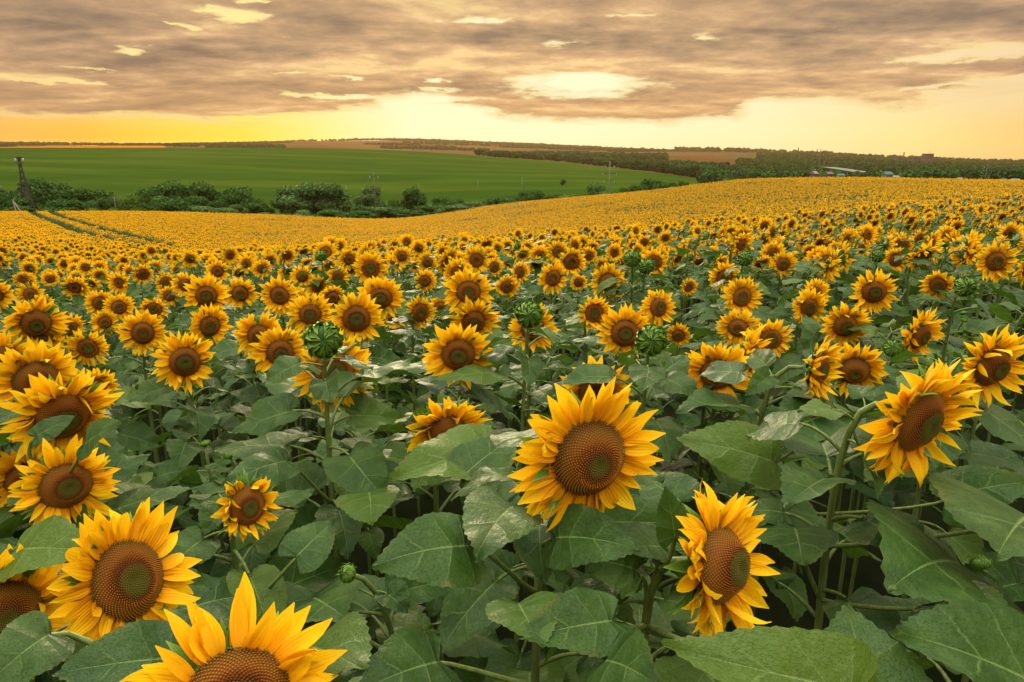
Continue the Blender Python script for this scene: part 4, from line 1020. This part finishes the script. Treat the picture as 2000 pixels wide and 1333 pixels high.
def lattice(px, top, dd, wb, label, group=None, arms=((.97, 2.2), (.84, 3.2)), rad=.11, name='lattice_pylon'):
    x, y, z = at_px(px, dd); h = z_of(y, top)-z
    ro = thing(name, label, 'pylon', (x, y, z), .5, group)
    def hw(s): return wb*.5*(1-s)**1.6 + (.22 if rad < .5 else .5)
    cs = [(1, 1), (-1, 1), (-1, -1), (1, -1)]; S_ = [i/11 for i in range(12)]
    for a, b in cs: obj('leg', tube([Vector((a*hw(s), b*hw(s), h*s-(.5 if s == 0 else 0))) for s in S_], [rad*1.2]*12, 4).mesh('leg', [STEEL], False), ro)
    m = MB()
    for i in range(11):
        s0, s1 = S_[i], S_[i+1]
        for k in range(4):
            a, b = cs[k], cs[(k+1) % 4]
            P0, P1 = Vector((a[0]*hw(s0), a[1]*hw(s0), h*s0)), Vector((b[0]*hw(s1), b[1]*hw(s1), h*s1)); P2, P3 = Vector((b[0]*hw(s0), b[1]*hw(s0), h*s0)), Vector((a[0]*hw(s1), a[1]*hw(s1), h*s1))
            for p, q in ((P0, P1), (P2, P3), (P3, P1)): m.addm(tube([p, q], [rad*.7]*2, 4, False))
    obj('bracing', m.mesh('bracing', [STEEL], False), ro)
    for s, L in arms:
        obj('crossarm', box(0, 0, h*s, L*2, .3, .3).mesh('crossarm', [STEEL], False), ro)
        for sx in (-1, 1): obj('insulator', tube([Vector((sx*L*.95, 0, h*s-.1)), Vector((sx*L*.95, 0, h*s-1.6))], [.22, .25], 6).mesh('insulator', [CERA]), ro)
    return ro
lattice(36, 306, 262, 4.4, 'rusty lattice pylon rising over the trees at the far left', None, ((.985, 1.0),), .10)
lattice(1558, 288, 3600, 14, 'tiny pylon with crossarms on the skyline right of centre', 'pylons on the skyline', ((.95, 10), (.75, 14), (.55, 10)), .8)
lattice(1595, 291, 3900, 14, 'tiny fainter pylon on the skyline, right next to the first one', 'pylons on the skyline', ((.95, 9), (.7, 12)), .7)
# road climbing through the wood
rp = [at_px(1618, 1180), at_px(1650, 1080), at_px(1690, 960), at_px(1730, 840), at_px(1775, 720)]
v = []
for i, (x, y, z) in enumerate(rp):
    q = Vector(rp[min(i+1, 4)])-Vector(rp[max(i-1, 0)]); nn = Vector((q.y, -q.x, 0)).normalized()*9
    zz_ = z_of(y, [326, 330, 336, 342, 348][i]); v += [(x-nn.x, y-nn.y, zz_), (x+nn.x, y+nn.y, zz_)]
m = MB().add(v, grid_faces(5, 2)); n_ = len(v)
m.add([(a, b, c-12) for a, b, c in v]+v, [(2*i, 2*i+2, 2*i+2+n_, 2*i+n_) for i in range(4)]+[(2*i+1, 2*i+3, 2*i+3+n_, 2*i+1+n_) for i in range(4)], 1)
o = obj('country_road', m.mesh('country_road', [ASPH, MEADOW], False), kind='structure')
def house(px, dd, base, wm, hm, dm, roofm, label, name='small_house', win=2):
    x, y, z = at_px(px, dd); z = max(z, z_of(y, base)); wm, hm, dm = wm*.8, hm*.75, dm*.8; ro = thing(name, label, 'house', (x, y, z), random.uniform(-.4, .4))
    obj('wall', box(0, 0, hm*.3-1, wm, dm, hm*.6+2).mesh('wall', [ROOFW if roofm is ROOFG else WALL], False), ro)
    v = [(-wm*.55, -dm*.6, hm*.58), (wm*.55, -dm*.6, hm*.58), (wm*.55, dm*.6, hm*.58), (-wm*.55, dm*.6, hm*.58), (-wm*.5, 0, hm), (wm*.5, 0, hm)]
    obj('roof', MB().add(v, [(0, 1, 5, 4), (2, 3, 4, 5), (0, 4, 3), (1, 2, 5), (0, 3, 2, 1)]).mesh('roof', [roofm], False), ro)
    for i in range(win): obj('window', box((i-.5*(win-1))*wm*.4, -dm*.5-.03, hm*.3, wm*.14, .1, hm*.22).mesh('window', [GLASS], False), ro)
house(1594, 400, 346, 3.2, 4.2, 4, ROOFW, 'tiny pale roofed hut beside the dark power pole', win=1)
house(1623, 410, 346, 4.2, 3.8, 4, WALL, 'small grey house behind the crest of the sunflowers', win=2)
house(1647, 410, 347, 3.8, 2.8, 4, ROOFG, 'small house with green roof right of the grey house', win=2)
house(1738, 420, 348, 5.0, 4.6, 5, ROOFG, 'larger green roofed house at the lower end of the road', win=2)
house(1752, 425, 350, 6.0, 2.6, 4, ROOFW, 'long low pale roof beside the larger green roofed house', win=2)
house(1882, 425, 354, 2.6, 2.6, 3, ROOFW, 'tiny pale roof in the wood between the road and the right edge', win=1)
house(1968, 425, 356, 4.0, 2.4, 3, ROOFG, 'left one of the two low roofs near the right edge', win=2)
house(1992, 425, 356, 4.6, 2.4, 3, ROOFW, 'right one of the two low roofs near the right edge', win=2)
# works on the skyline
def block(px, top, dd, wpx, label, name, extra=False):
    x, y, z = at_px(px, dd); h = z_of(y, top)-z; wm = wpx*dd*1.0/F
    ro = thing(name, label, 'building', (x, y, z), .15)
    obj('wall', box(0, 0, h/2, wm, wm*.8, h).mesh('wall', [WALL], False), ro)
    obj('roof', box(0, 0, h+wm*.03, wm*1.04, wm*.84, wm*.06).mesh('roof', [WALL], False), ro)
    for i in range(3):
        for j in range(2): obj('window', box((i-1)*wm*.28, -wm*.4-.2, h-wm*(.16+.25*j), wm*.14, .6, wm*.12).mesh('window', [GLASS], False), ro)
    if extra:
        obj('stair_tower', box(wm*.62, 0, h*.44, wm*.2, wm*.3, h*.88).mesh('stair_tower', [WALL], False), ro)
        obj('mast', tube([Vector((wm*.2, 0, h)), Vector((wm*.2, 0, h+wm*.5))], [wm*.02, wm*.012], 6).mesh('mast', [STEEL]), ro)
    return ro
block(1812, 301, 2600, 13, 'square tower block of the works on the right hand skyline', 'tower_block', True)
block(1788, 307, 2650, 15, 'low factory hall left of the square tower block', 'factory_hall')
block(1756, 306.5, 2700, 10, 'long low shed beside the chimney on the skyline', 'factory_shed')
x, y, z = at_px(1765, 2600); h = z_of(y, 298)-z
ro = thing('factory_chimney', 'slim dark chimney on the right hand skyline left of the tower block', 'chimney', (x, y, z))
obj('shaft', tube([Vector((0, 0, 0)), Vector((0, 0, h*.6)), Vector((0, 0, h))], [2.6, 2.2, 1.8], 10).mesh('shaft', [WALL]), ro); obj('rim', tube([Vector((0, 0, h)), Vector((0, 0, h+1.2))], [2.3, 2.3], 10).mesh('rim', [STEEL]), ro)

# ------------------------------------------------------------------ evening haze
hm = bpy.data.materials.new('haze'); hm.use_nodes = True; ht = NT(hm.node_tree); ht.n.clear()
pv = ht.new('ShaderNodeVolumePrincipled'); pv.inputs['Density'].default_value = 2.8e-5; pv.inputs['Color'].default_value = (.98,.66,.36,1); pv.inputs['Anisotropy'].default_value = .5
ho = ht.new('ShaderNodeOutputMaterial'); ht.l.new(pv.outputs[0], ho.inputs['Volume'])
ztop = max(float(GZ.max()), 30)+35; zbot = float(GZ.min())-1.5
obj('haze', box(0, 0, (ztop+zbot)/2, 29000, 29000, ztop-zbot).mesh('haze', [hm], False), kind='stuff')
